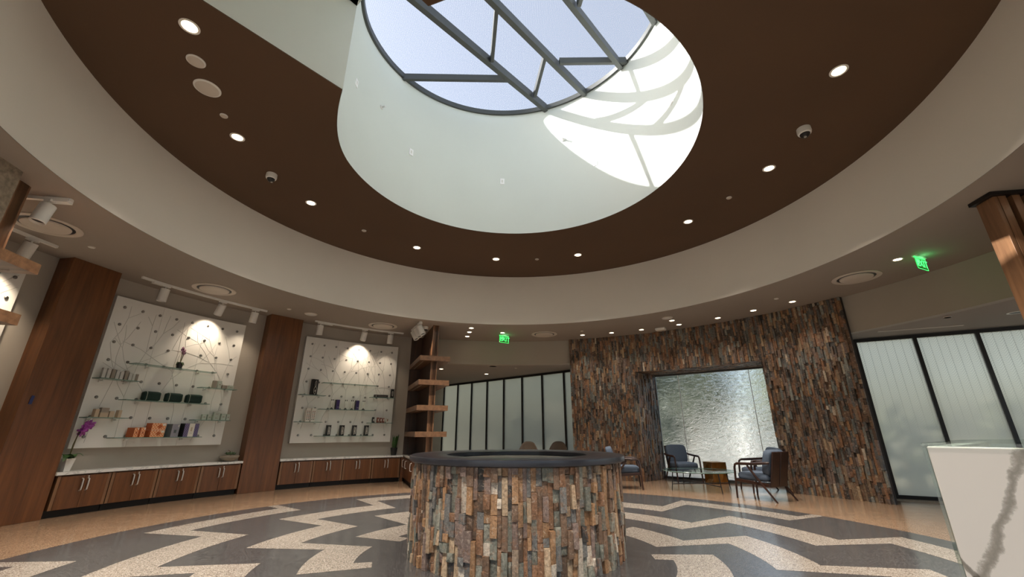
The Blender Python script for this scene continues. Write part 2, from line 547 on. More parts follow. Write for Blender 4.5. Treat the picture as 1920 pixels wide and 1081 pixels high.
# ------------------------------------------------------------------ mesh builder
class MB:
    def __init__(s):
        s.v = []
        s.f = []
        s.mi = []
        s.cols = None

    def add(s, vs, fs, mi=0):
        o = len(s.v)
        s.v += [tuple(v) for v in vs]
        s.f += [tuple(o + i for i in f) for f in fs]
        s.mi += [mi] * len(fs)
        return s

    def box(s, c, d, rz=0.0, mi=0, mat=None):
        x, y, z = (q / 2 for q in d)
        vs = [Vector((sx * x, sy * y, sz * z)) for sz in (-1, 1) for sy in (-1, 1) for sx in (-1, 1)]
        R = mat if mat else Matrix.Rotation(rz, 3, 'Z')
        vs = [R @ v + Vector(c) for v in vs]
        return s.add(vs, [(0, 2, 3, 1), (4, 5, 7, 6), (0, 1, 5, 4), (2, 6, 7, 3), (0, 4, 6, 2), (1, 3, 7, 5)], mi)

    def bar(s, a, b, w, h, mi=0, up=(0, 0, 1)):
        a, b = Vector(a), Vector(b)
        d = (b - a)
        L = d.length
        y = d.normalized()
        u = Vector(up)
        x = y.cross(u)
        if x.length < 1e-4:
            x = y.cross(Vector((1, 0, 0)))
        x.normalize()
        z = x.cross(y)
        R = Matrix((x, y, z)).transposed()
        return s.box((a + b) / 2, (w, L, h), mat=R, mi=mi)

    def tube(s, pts, r, n=8, mi=0, cap=True):
        pts = [Vector(p) for p in pts]
        rs = r if isinstance(r, (list, tuple)) else [r] * len(pts)
        ring = []
        px = None
        for i, p in enumerate(pts):
            t = (pts[min(i + 1, len(pts) - 1)] - pts[max(i - 1, 0)]).normalized()
            if px is None:
                px = t.orthogonal().normalized()
            else:
                px = (px - t * px.dot(t)).normalized()
            py = t.cross(px)
            ring.append([p + (px * math.cos(2 * PI * k / n) + py * math.sin(2 * PI * k / n)) * rs[i] for k in range(n)])
        vs = [v for q in ring for v in q]
        fs = []
        for i in range(len(pts) - 1):
            for k in range(n):
                fs.append((i * n + k, i * n + (k + 1) % n, (i + 1) * n + (k + 1) % n, (i + 1) * n + k))
        if cap:
            fs.append(tuple(range(n - 1, -1, -1)))
            fs.append(tuple((len(pts) - 1) * n + k for k in range(n)))
        return s.add(vs, fs, mi)

    def lathe(s, prof, n=32, c=(0, 0, 0), mi=0, close=False):
        c = Vector(c)
        vs = []
        for (r, z) in prof:
            for k in range(n):
                a = 2 * PI * k / n
                vs.append(c + Vector((r * math.sin(a), r * math.cos(a), z)))
        fs = []
        m = len(prof)
        for i in range(m if close else m - 1):
            j = (i + 1) % m
            for k in range(n):
                fs.append((i * n + k, i * n + (k + 1) % n, j * n + (k + 1) % n, j * n + k))
        if not close:
            if prof[0][0] > 1e-4:
                fs.append(tuple(range(n)))
            if prof[-1][0] > 1e-4:
                fs.append(tuple((m - 1) * n + k for k in range(n - 1, -1, -1)))
        return s.add(vs, fs, mi)

    def arc(s, r0, r1, a0, a1, z0, z1, n=None, org=(0, 0), mi=0):
        """solid ring segment, angles in degrees clockwise from +Y, about org"""
        n = n or max(2, int(abs(a1 - a0) / 1.5))
        vs = []
        for i in range(n + 1):
            a = rad(a0 + (a1 - a0) * i / n)
            sx, cy = math.sin(a), math.cos(a)
            for r, z in ((r0, z0), (r1, z0), (r1, z1), (r0, z1)):
                vs.append((org[0] + r * sx, org[1] + r * cy, z))
        fs = []
        for i in range(n):
            for k in range(4):
                fs.append((4 * i + k, 4 * i + (k + 1) % 4, 4 * i + 4 + (k + 1) % 4, 4 * i + 4 + k))
        fs += [(0, 1, 2, 3), (4 * n + 3, 4 * n + 2, 4 * n + 1, 4 * n)]
        return s.add(vs, fs, mi)

    def prism(s, poly, z0, z1, mi=0):
        n = len(poly)
        z1f = z1 if callable(z1) else (lambda x, y: z1)
        z0f = z0 if callable(z0) else (lambda x, y: z0)
        vs = [(x, y, z0f(x, y)) for x, y in poly] + [(x, y, z1f(x, y)) for x, y in poly]
        fs = [tuple(range(n - 1, -1, -1)), tuple(range(n, 2 * n))] + [(i, (i + 1) % n, n + (i + 1) % n, n + i) for i in range(n)]
        return s.add(vs, fs, mi)

    def pillow(s, c, d, p=4.0, nu=20, nv=12, mat=None, mi=0, ez=0.7):
        """superellipsoid cushion"""
        def sg(v, e):
            return math.copysign(abs(v) ** e, v)
        vs = []
        e = 2 / p
        for j in range(nv + 1):
            ph = -PI / 2 + PI * j / nv
            for i in range(nu):
                th = 2 * PI * i / nu
                v = Vector((d[0] / 2 * sg(math.cos(ph), ez) * sg(math.cos(th), e), d[1] / 2 * sg(math.cos(ph), ez) * sg(math.sin(th), e), d[2] / 2 * sg(math.sin(ph), min(0.8, ez + 0.15))))
                vs.append((mat @ v if mat else v) + Vector(c))
        fs = []
        for j in range(nv):
            for i in range(nu):
                fs.append((j * nu + i, j * nu + (i + 1) % nu, (j + 1) * nu + (i + 1) % nu, (j + 1) * nu + i))
        return s.add(vs, fs, mi)

    def mesh(s, name, mats, smooth=False):
        me = bpy.data.meshes.new(name)
        me.from_pydata(s.v, [], s.f)
        for m in (mats if isinstance(mats, (list, tuple)) else [mats]):
            me.materials.append(MT[m])
        if any(s.mi):
            me.polygons.foreach_set('material_index', s.mi)
        bm = bmesh.new()
        bm.from_mesh(me)
        bmesh.ops.recalc_face_normals(bm, faces=bm.faces)
        if smooth:
            for f in bm.faces:
                f.smooth = True
            for e in bm.edges:
                if len(e.link_faces) == 2 and e.calc_face_angle(0) > 0.6:
                    e.smooth = False
        bm.to_mesh(me)
        bm.free()
        return me

    def build(s, name, mats, parent=None, smooth=False, bevel=0.0):
        o = bpy.data.objects.new(name, s.mesh(name, mats, smooth))
        COL.objects.link(o)
        if parent:
            o.parent = parent
        if bevel:
            b = o.modifiers.new('bevel', 'BEVEL')
            b.width = bevel
            b.segments = 2
            b.limit_method = 'ANGLE'
        return o


def tag(o, label, cat, group=None):
    o['label'] = label
    o['category'] = cat
    if group:
        o['group'] = group
    return o


def struct(o):
    o['kind'] = 'structure'
    return o


def empty(name, loc, rz=0.0):
    o = bpy.data.objects.new(name, None)
    COL.objects.link(o)
    o.empty_display_size = 0.1
    o.location = loc
    o.rotation_euler = (0, 0, rz)
    return o


def polar(name, r, a, z=0.0, extra=0.0):
    """empty on the rotunda: local +y points outwards, local +x clockwise"""
    return empty(name, P(r, a, z), -rad(a) + extra)


def inst(mesh, name, parent, loc=(0, 0, 0), rot=(0, 0, 0), scale=(1, 1, 1)):
    o = bpy.data.objects.new(name, mesh)
    COL.objects.link(o)
    o.parent = parent
    o.location = loc
    o.rotation_euler = rot
    o.scale = scale
    return o


def spot(parent, loc, energy, size, aim=(0, 0, -1), color=(1.0, 0.91, 0.80), blend=0.4, radius=0.04):
    d = bpy.data.lights.new('lamp', 'SPOT')
    d.energy = energy * LAMP
    d.spot_size = rad(size)
    d.spot_blend = blend
    d.color = color
    d.shadow_soft_size = radius
    o = bpy.data.objects.new('lamp', d)
    COL.objects.link(o)
    o.parent = parent
    o.location = loc
    o.rotation_euler = Vector(aim).to_track_quat('-Z', 'Y').to_euler()
    return o


ORD = ['first', 'second', 'third', 'fourth', 'fifth', 'sixth', 'seventh', 'eighth', 'ninth', 'tenth', 'eleventh', 'twelfth', 'thirteenth', 'fourteenth']
ORG = (CX, CY)


# ------------------------------------------------------------------ floor
def build_floor():
    fl = MB()
    n = 96
    fl.prism([tuple(P(R_W + 0.2, 360 * i / n)[:2]) for i in range(n)], -0.12, 0.0)
    floor = struct(fl.build('floor', 'tan'))
    c = MB()   # passages behind the round room, as far as the glass partitions
    c.prism([(-2.95, 10.5), (-2.9, 16.85), (1.9, 12.3), (1.9, 10.5)], -0.12, -0.001)
    c.prism([(5.8, 8.0), (6.4, 8.25), (10.6, 5.9), (10.6, 2.0), (6.0, 3.0)], -0.121, -0.002)
    c.prism([(2.8, 10.3), (3.75, 11.45), (5.95, 9.6), (5.0, 8.5)], -0.122, -0.003)
    c.build('passage_floor', 'tan', floor)
    sill = MB().prism([(6.22, 8.02), (6.62, 7.72), (9.9, 5.9), (10.15, 6.15), (6.85, 8.0)], -0.05, 0.003)
    sill.build('threshold', 'concrete', floor)
    fx, fy = 0.021, 4.562
    disc = MB().prism([(fx + 4.68 * math.sin(2 * PI * i / 128), fy + 4.68 * math.cos(2 * PI * i / 128)) for i in range(128)], -0.02, 0.0012)
    disc.build('terrazzo_disc', 'dark', floor)
    lo = [1.30, 1.46, 2.271, 3.105, 3.95, 4.68]
    up = [1.30, 1.883, 2.698, 3.544, 4.339, 4.68]

    def pt(r, a):
        return (fx + r * math.sin(rad(a)), fy + r * math.cos(rad(a)), 0.0022)

    for k in range(9):
        L, U = [], []
        # lower edge: leg m runs from level m to m+1 at angle phl + 22.09 m
        for m in range(-1, 4):
            al = -119.722 + 40 * k + 22.092 * m
            au = -125.625 + 40 * k + 23.427 * m
            L.append((lo[m + 1], al, lo[m + 2]))
            U.append((up[m + 1], au, up[m + 2]))
        # strips between the two edges: sample by travelling along both outlines together
        def outline(E):
            pts = []
            for i, (ra, a, rb) in enumerate(E):
                pts.append((ra, a))
                pts.append((rb, a))
            return pts
        lp, upp = outline(L), outline(U)
        b = MB()
        vs, fs = [], []
        for i in range(len(lp) - 1):
            nn = 10 if i % 2 == 1 else 2
            for j in range(nn):
                t = j / nn
                for q in (lp, upp):
                    vs.append(pt(q[i][0] + (q[i + 1][0] - q[i][0]) * t, q[i][1] + (q[i + 1][1] - q[i][1]) * t))
        for q in (lp, upp):
            vs.append(pt(*q[-1]))
        for i in range(len(vs) // 2 - 1):
            fs.append((2 * i, 2 * i + 1, 2 * i + 3, 2 * i + 2))
        b.add(vs, fs)
        b.build('terrazzo_band', 'pale', floor)
    ground = MB().box((0, 30, -0.2), (160, 160, 0.1))
    struct(ground.build('ground', 'asphalt'))


# ------------------------------------------------------------------ ceilings, drum, skylight
SLOT_A, SLOT_W, SLOT_L = -140.0, 0.745, 4.45


def drum_r(a):
    """drum radius at angle a (degrees): a little tighter where the slot breaks in"""
    d = abs((a - SLOT_A + 180) % 360 - 180)
    t = min(1.0, max(0.0, (d - 19) / 36))
    return 2.262 + (DR - 2.262) * t * t * (3 - 2 * t)


def build_ceiling():
    n = 180
    s = MB().arc(R_IN + 0.006, R_W + 0.15, 0, 360, Z_S, Z_S + 0.1, 180, ORG)
    struct(s.build('ceiling', 'soffit', smooth=True))
    cv = MB()
    vs, fs = [], []
    for i in range(n):
        p = P(R_IN, 360 * i / n)
        vs += [(p.x, p.y, Z_S), (p.x, p.y, Z_B + 0.05)]
        q = P(R_IN + 0.08, 360 * i / n)
        vs += [(q.x, q.y, Z_S), (q.x, q.y, Z_B + 0.05)]
    for i in range(n):
        j = (i + 1) % n
        fs += [(4 * i, 4 * j, 4 * j + 1, 4 * i + 1), (4 * i + 2, 4 * i + 3, 4 * j + 3, 4 * j + 2), (4 * i + 1, 4 * j + 1, 4 * j + 3, 4 * i + 3)]
    cv.add(vs, fs)
    struct(cv.build('wall_cove', 'cream', smooth=True))
    # brown ring ceiling with the round hole and the slot
    dl = math.degrees(math.asin(SLOT_W / 2.262))
    angs = sorted(set([round(-180 + 2 * i, 3) for i in range(180)] + [SLOT_A - dl, SLOT_A + dl, SLOT_A - math.degrees(math.atan(SLOT_W / SLOT_L)), SLOT_A + math.degrees(math.atan(SLOT_W / SLOT_L))] + [SLOT_A + d for d in (-14, -12.5, -11, 11, 12.5, 14)]))
    vs, fs = [], []
    for a in angs:
        d = abs(a - SLOT_A)
        r = drum_r(a) + 0.004
        if d < dl:
            r = 0.004 + min(SLOT_W / max(math.sin(rad(d)), 1e-6), SLOT_L / math.cos(rad(d)))
        x, y = DX + r * math.sin(rad(a)), DY + r * math.cos(rad(a))
        # outward ray to the cove circle
        o = P(R_IN + 0.03, a)
        vs += [(x, y, Z_B), (o.x, o.y, Z_B), (x, y, Z_B + 0.06), (o.x, o.y, Z_B + 0.06)]
    m = len(angs)
    for i in range(m):
        j = (i + 1) % m
        fs += [(4 * i, 4 * j, 4 * j + 1, 4 * i + 1), (4 * i + 2, 4 * i + 3, 4 * j + 3, 4 * j + 2), (4 * i, 4 * i + 2, 4 * j + 2, 4 * j)]
    br = MB().add(vs, fs)
    struct(br.build('ceiling_brown', 'brown'))
    # drum wall
    vs, fs = [], []
    st = 144
    gap0, gap1 = SLOT_A - dl, SLOT_A + dl
    aa = sorted(set([-180 + 360 * i / st for i in range(st)] + [gap0, gap1]))
    m = len(aa)
    for a in aa:
        for k in (0, 0.1):
            r = drum_r(a) + k
            x, y = DX + r * math.sin(rad(a)), DY + r * math.cos(rad(a))
            vs += [(x, y, Z_B + (0.08 if k else 0.0)), (x, y, 6.0), (x, y, sky_z(x, y) + 0.05)]
    for i in range(m):
        j = (i + 1) % m
        am = (aa[i] + (aa[j] if j else 180)) / 2
        for k in (0, 3):
            if not gap0 < am < gap1:
                fs.append((6 * i + k, 6 * j + k, 6 * j + k + 1, 6 * i + k + 1))
            fs.append((6 * i + k + 1, 6 * j + k + 1, 6 * j + k + 2, 6 * i + k + 2))
        if gap0 < am < gap1:
            fs.append((6 * i + 1, 6 * j + 1, 6 * j + 4, 6 * i + 4))
    dr = MB().add(vs, fs)
    struct(dr.build('wall_drum', 'drum', smooth=True))
    # slot beside the drum
    ax = Vector((math.sin(rad(SLOT_A)), math.cos(rad(SLOT_A))))
    tx = Vector((math.cos(rad(SLOT_A)), -math.sin(rad(SLOT_A))))
    o = Vector((DX, DY))

    def q(u, w):
        p = o + ax * u + tx * w
        return (p.x, p.y)
    sl = MB()
    u0 = math.sqrt(2.262 ** 2 - SLOT_W * SLOT_W)
    for sgn in (-1, 1):
        w0, w1 = sgn * SLOT_W, sgn * (SLOT_W + 0.09)
        sl.prism([q(u0, w0), q(SLOT_L, w0), q(SLOT_L, w1), q(u0, w1)], Z_B + 0.012, 6.0)
    sl.prism([q(SLOT_L, -SLOT_W), q(SLOT_L, SLOT_W), q(SLOT_L + 0.05, SLOT_W), q(SLOT_L + 0.05, -SLOT_W)], Z_B + 0.012, 6.0)
    sl.prism([q(u0 - 0.0, -SLOT_W - 0.05), q(SLOT_L + 0.05, -SLOT_W - 0.05), q(SLOT_L + 0.05, SLOT_W + 0.05), q(u0 - 0.0, SLOT_W + 0.05)], 6.0, 6.06)
    struct(sl.build('wall_slot', 'drum'))


def clip(poly, p, nrm):
    """keep the side of polygon where (x-p).n >= 0"""
    out = []
    for i in range(len(poly)):
        a, b = poly[i], poly[(i + 1) % len(poly)]
        da = (a[0] - p[0]) * nrm[0] + (a[1] - p[1]) * nrm[1]
        db = (b[0] - p[0]) * nrm[0] + (b[1] - p[1]) * nrm[1]
        if da >= 0:
            out.append(a)
        if (da >= 0) != (db >= 0):
            t = da / (da - db)
            out.append((a[0] + (b[0] - a[0]) * t, a[1] + (b[1] - a[1]) * t))
    return out


def build_skylight():
    sk = struct(empty('window_1', (DX, DY, SKZ)))
    d = Vector((math.sin(rad(40)), math.cos(rad(40))))
    nr = Vector((math.cos(rad(40)), -math.sin(rad(40))))      # to the right of the beams
    ring = MB()
    vs, fs = [], []
    n = 120
    for i in range(n):
        a = 2 * PI * i / n
        rr = drum_r(math.degrees(a))
        for r, dz in ((rr, -0.05), (rr - 0.045, -0.05), (rr - 0.045, 0.05), (rr, 0.05)):
            x, y = r * math.sin(a), r * math.cos(a)
            vs.append((x, y, SKA * x + SKB * y + dz))
    for i in range(n):
        j = (i + 1) % n
        for k in range(4):
            fs.append((4 * i + k, 4 * i + (k + 1) % 4, 4 * j + (k + 1) % 4, 4 * j + k))
    ring.add(vs, fs)
    ring.build('ring', 'beam', sk, smooth=True)

    def z(x, y):
        return SKA * x + SKB * y
    offs = (-0.94, -0.11, 0.75, 1.60)
    upv = Vector((-SKA, -SKB, 1)).normalized()

    def beam(a, b, w, h, name):
        A = Vector((a[0], a[1], z(*a) - 0.02))
        B = Vector((b[0], b[1], z(*b) - 0.02))
        MB().bar(A, B, w, h, up=upv).build(name, 'beam', sk)
    for o in offs:
        L = math.sqrt((DR - 0.02) ** 2 - o * o)
        La = math.sqrt(2.25 ** 2 - o * o)
        a = nr * o - d * La
        b = nr * o + d * L
        beam(a, b, 0.085, 0.17, 'beam')

    def rel(x, y):
        return Vector((x - DX, y - DY))
    struts = [(rel(-2.02, 5.93), rel(-0.07, 6.14)), (rel(-0.24, 4.63), rel(-0.36, 5.66)), (rel(0.59, 5.66), rel(0.46, 6.62)), (rel(0.87, 5.80), rel(2.17, 5.89)), (rel(1.05, 4.68), rel(1.17, 3.66))]
    for a, b in struts:
        beam(a, b, 0.06, 0.12, 'strut')
    circle = [((drum_r(3.75 * i) - 0.005) * math.sin(2 * PI * i / 96), (drum_r(3.75 * i) - 0.005) * math.cos(2 * PI * i / 96)) for i in range(96)]
    strips = []
    lim = [-9] + list(offs) + [9]
    for i in range(5):
        p = clip(circle, nr * lim[i], nr)
        p = clip(p, nr * lim[i + 1], -nr)
        strips.append(p)

    def split(poly, s):
        a, b = s
        e = (b - a).normalized()
        nn = Vector((e.y, -e.x))
        return [clip(poly, a, nn), clip(poly, a, -nn)]
    panes = split(strips[0], struts[0])
    s1 = split(strips[1], struts[1])
    for q in s1:
        panes += split(q, struts[2])
    panes += split(strips[2], struts[3])
    panes += split(strips[3], struts[4])
    panes.append(strips[4])
    for p in panes:
        if len(p) < 3:
            continue
        ar = abs(sum(p[i][0] * p[(i + 1) % len(p)][1] - p[(i + 1) % len(p)][0] * p[i][1] for i in range(len(p)))) / 2
        if ar < 0.01:
            continue
        m = MB()
        m.add([(x, y, z(x, y) + 0.07) for x, y in p], [tuple(range(len(p)))])
        m.build('pane', 'sky', sk)


# ------------------------------------------------------------------ walls
PART_L = (Vector((1.70, 12.5)), Vector((0.722, -0.692)))
PART_R = (Vector((6.80, 8.03)), Vector((0.872, -0.489)))


def build_walls():
    w = MB().arc(R_W, R_W + 0.15, -108, -20, 0, Z_S, 60, ORG)
    struct(w.build('wall_left', 'wall', smooth=True))
    # bulkheads over the glazed passages
    b = MB().arc(6.70, 6.85, -20.2, 12.95, 2.855, Z_S, 24, ORG)
    struct(b.build('trim_1', 'wall', smooth=True))
    b = MB().arc(6.70, 6.85, 65.6, 112, 2.825, Z_S, 30, ORG)
    struct(b.build('trim_2', 'wall', smooth=True))
    # low ceilings of the passages
    c = MB().prism([tuple(P(6.82, a)[:2]) for a in (-24, -18, -12, -6, 0, 6, 13.5)] + [(2.2, 12.25), (-2.9, 17.1), (-3.4, 16.5)], 2.86, 2.95)
    struct(c.build('ceiling_low_back', 'soffit'))
    c = MB().prism([tuple(P(6.82, a)[:2]) for a in (65.5, 72, 79, 86, 93, 100, 112)] + [(11.5, 3.2), (11.0, 5.9), (6.35, 8.45)], 2.83, 2.92)
    struct(c.build('ceiling_low_right', 'soffit'))
    # side wall of the back passage
    s = MB().prism([(-2.68, 16.8), (-2.9, 16.75), (-2.9, 11.0), (-2.68, 11.0)], 0, 2.9)
    struct(s.build('wall_passage', 'wall'))
    # wall and entrance glazing behind the viewer
    v = MB().arc(R_W, R_W + 0.15, 112, 138, 0, Z_S, 20, ORG)
    v.arc(R_W, R_W + 0.15, 138, 222, 2.95, Z_S, 40, ORG)
    v.arc(R_W, R_W + 0.15, 222, 252.2, 0, Z_S, 24, ORG)
    struct(v.build('wall_front', 'wall', smooth=True))
    v = MB()
    for a in range(138, 223, 12):
        p = P(R_W + 0.07, a)
        v.box((p.x, p.y, 1.475), (0.06, 0.12, 2.95), -rad(a))
    v.arc(R_W + 0.02, R_W + 0.12, 138, 222, 0.0, 0.08, 40, ORG)
    struct(v.build('window_2', 'black'))
    # wood clad piers between the display bays
    for a0, a1, nm in ((-83.3, -77.5, 'the far left display wall and the first full one'), (-54.0, -48.0, 'the two full display walls')):
        am = (a0 + a1) / 2
        o = polar('wood_pier', 6.47, am)
        hw = 6.47 * math.sin(rad((a1 - a0) / 2))
        tag(o, 'tall walnut clad pier between ' + nm, 'pier', 'walnut piers')
        MB().box((0, 0.012, Z_S / 2), (2 * hw, 0.024, Z_S - 0.004)).build('front_panel', 'walnut', o)
        for sg in (-1, 1):
            MB().box((sg * (hw - 0.012), 0.152, Z_S / 2), (0.024, 0.252, Z_S - 0.006)).build('side_panel', 'walnut', o)
    t = MB().box((0, 0, 0), (0.035, 0.002, 0.11)).build('tape_strip', 'tape')
    t.location = P(6.468, -82.4, 1.5)
    t.rotation_euler = (0, 0.06, rad(80.4))
    tag(t, 'small strip of blue tape on the left walnut pier', 'tape')


def partition(base, d, ss, z1, mat, name, label, right):
    root = empty(name, (base.x, base.y, 0), math.atan2(d.y, d.x))
    tag(root, label, 'glass partition')
    s0, s1 = ss[0], ss[-1]
    MB().box(((s0 + s1) / 2, 0, z1 - 0.03), (s1 - s0 + 0.06, 0.07, 0.06)).build('head_rail', 'black', root)
    MB().box(((s0 + s1) / 2, 0, 0.03), (s1 - s0 + 0.06, 0.07, 0.06)).build('sill_rail', 'black', root)
    post = MB().box((0, 0, z1 / 2), (0.055, 0.075, z1 - 0.1)).mesh('mullion', 'black')
    for s in ss:
        inst(post, 'mullion', root, (s, 0, 0))
    pm = MB().box((0, 0, z1 / 2), (0.79, 0.012, z1 - 0.11)).mesh('pane', mat)
    for a, b in zip(ss[:-1], ss[1:]):
        inst(pm, 'pane', root, ((a + b) / 2, 0, 0), scale=((b - a - 0.05) / 0.79, 1, 1))


def build_partitions():
    partition(PART_L[0], PART_L[1], [-6.02, -5.18, -4.38, -3.55, -2.72, -1.88, -1.03, -0.18, 0.62], 2.85, 'frost', 'glass_partition', 'frosted glass partition with black mullions between the wooden shelf tower and stone wall', False)
    partition(PART_R[0], PART_R[1], [-0.88, -0.05, 0.84, 1.68, 2.52, 3.36, 4.2], 2.82, 'frostp', 'glass_partition', 'leaf patterned frosted glass partition behind the white reception desk', True)


# ------------------------------------------------------------------ slate
SLATE_COLS = [((146, 146, 134), 5), ((118, 120, 110), 5), ((138, 102, 76), 4), ((122, 98, 80), 5), ((184, 160, 132), 4), ((62, 60, 58), 3), ((128, 110, 102), 5), ((206, 194, 178), 3), ((106, 106, 104), 4), ((146, 128, 110), 4), ((92, 74, 60), 4), ((160, 124, 90), 2)]

WALL_COLS = [((126, 128, 120), 3), ((98, 102, 98), 4), ((132, 94, 66), 6), ((108, 82, 62), 7), ((162, 136, 106), 3), ((54, 50, 46), 5), ((112, 94, 84), 5), ((182, 166, 146), 1), ((88, 88, 86), 5), ((130, 108, 84), 4), ((80, 62, 48), 6), ((146, 108, 72), 3)]


def slate_col(rng, cols=None):
    cols = cols or SLATE_COLS
    tot = sum(w for _, w in cols)
    k = rng.uniform(0, tot)
    for c, w in cols:
        k -= w
        if k <= 0:
            break
    f = rng.uniform(0.8, 1.15)
    return tuple(min(1, v * f) for v in lin(c))


def unit_stone(rng):
    """rough block, x and z in [-.5,.5], back at y=0 and face near y=-1"""
    j = lambda a: rng.uniform(-a, a)
    vs = []
    for y in (0.0, -1.0):
        e = 0.04 if y else 0.0
        for z in (-0.5, 0.5):
            for x in (-0.5, 0.5):
                vs.append((x + j(e) * 1.2, y + (j(0.16) if y else 0), z + j(e) * 0.6))
    vs.append((j(0.15), -1.0 - rng.uniform(-0.05, 0.2), j(0.2)))
    fs = [(4, 5, 8), (5, 7, 8), (7, 6, 8), (6, 4, 8), (0, 1, 5, 4), (2, 6, 7, 3), (0, 4, 6, 2), (1, 3, 7, 5)]
    return vs, fs


def set_col(me, cols):
    at = me.color_attributes.new('col', 'FLOAT_COLOR', 'CORNER')
    flat = []
    for p in me.polygons:
        c = cols[p.index] if isinstance(cols, list) else cols
        flat += [c[0], c[1], c[2], 1.0] * p.loop_total
    at.data.foreach_set('color', flat)


_var = []
_var_wall = []


def stone_variants(out, cols, seed):
    rng = random.Random(seed)
    for i in range(60):
        v, f = unit_stone(rng)
        me = bpy.data.meshes.new('stone')
        me.from_pydata(v, [], f)
        me.materials.append(MT['slate'])
        set_col(me, slate_col(rng, cols))
        out.append(me)


def clad(parent, places, rank, variants, cols_, name='stone'):
    """places: list of (loc, rz, w, h, depth, tilt); the 300 that show largest become single stones, the rest one part"""
    rng = random.Random(11)
    order = sorted(range(len(places)), key=lambda i: -rank(places[i]))
    top = set(order[:300])
    vs, fs, cols = [], [], []
    for i, pl in enumerate(places):
        loc, rz, w, h, dp, mat = pl
        if i in top:
            o = bpy.data.objects.new(name, rng.choice(variants))
            COL.objects.link(o)
            o.parent = parent
            if mat is None:
                o.location = loc
                o.rotation_euler = (0, 0, rz)
            else:
                o.matrix_local = Matrix.Translation(loc) @ mat.to_4x4()
            o.scale = (w, dp, h)
        else:
            v, f = unit_stone(rng)
            R = Matrix.Rotation(rz, 3, 'Z') if mat is None else mat
            b = len(vs)
            for q in v:
                vs.append(tuple(R @ Vector((q[0] * w, q[1] * dp, q[2] * h)) + Vector(loc)))
            c = slate_col(rng, cols_)
            for q in f:
                fs.append(tuple(b + k for k in q))
                cols.append(c)
    if vs:
        me = bpy.data.meshes.new('stone_cladding')
        me.from_pydata(vs, [], fs)
        me.materials.append(MT['slate'])
        set_col(me, cols)
        o = bpy.data.objects.new('stone_cladding', me)
        COL.objects.link(o)
        o.parent = parent
        o['kind'] = 'stuff'


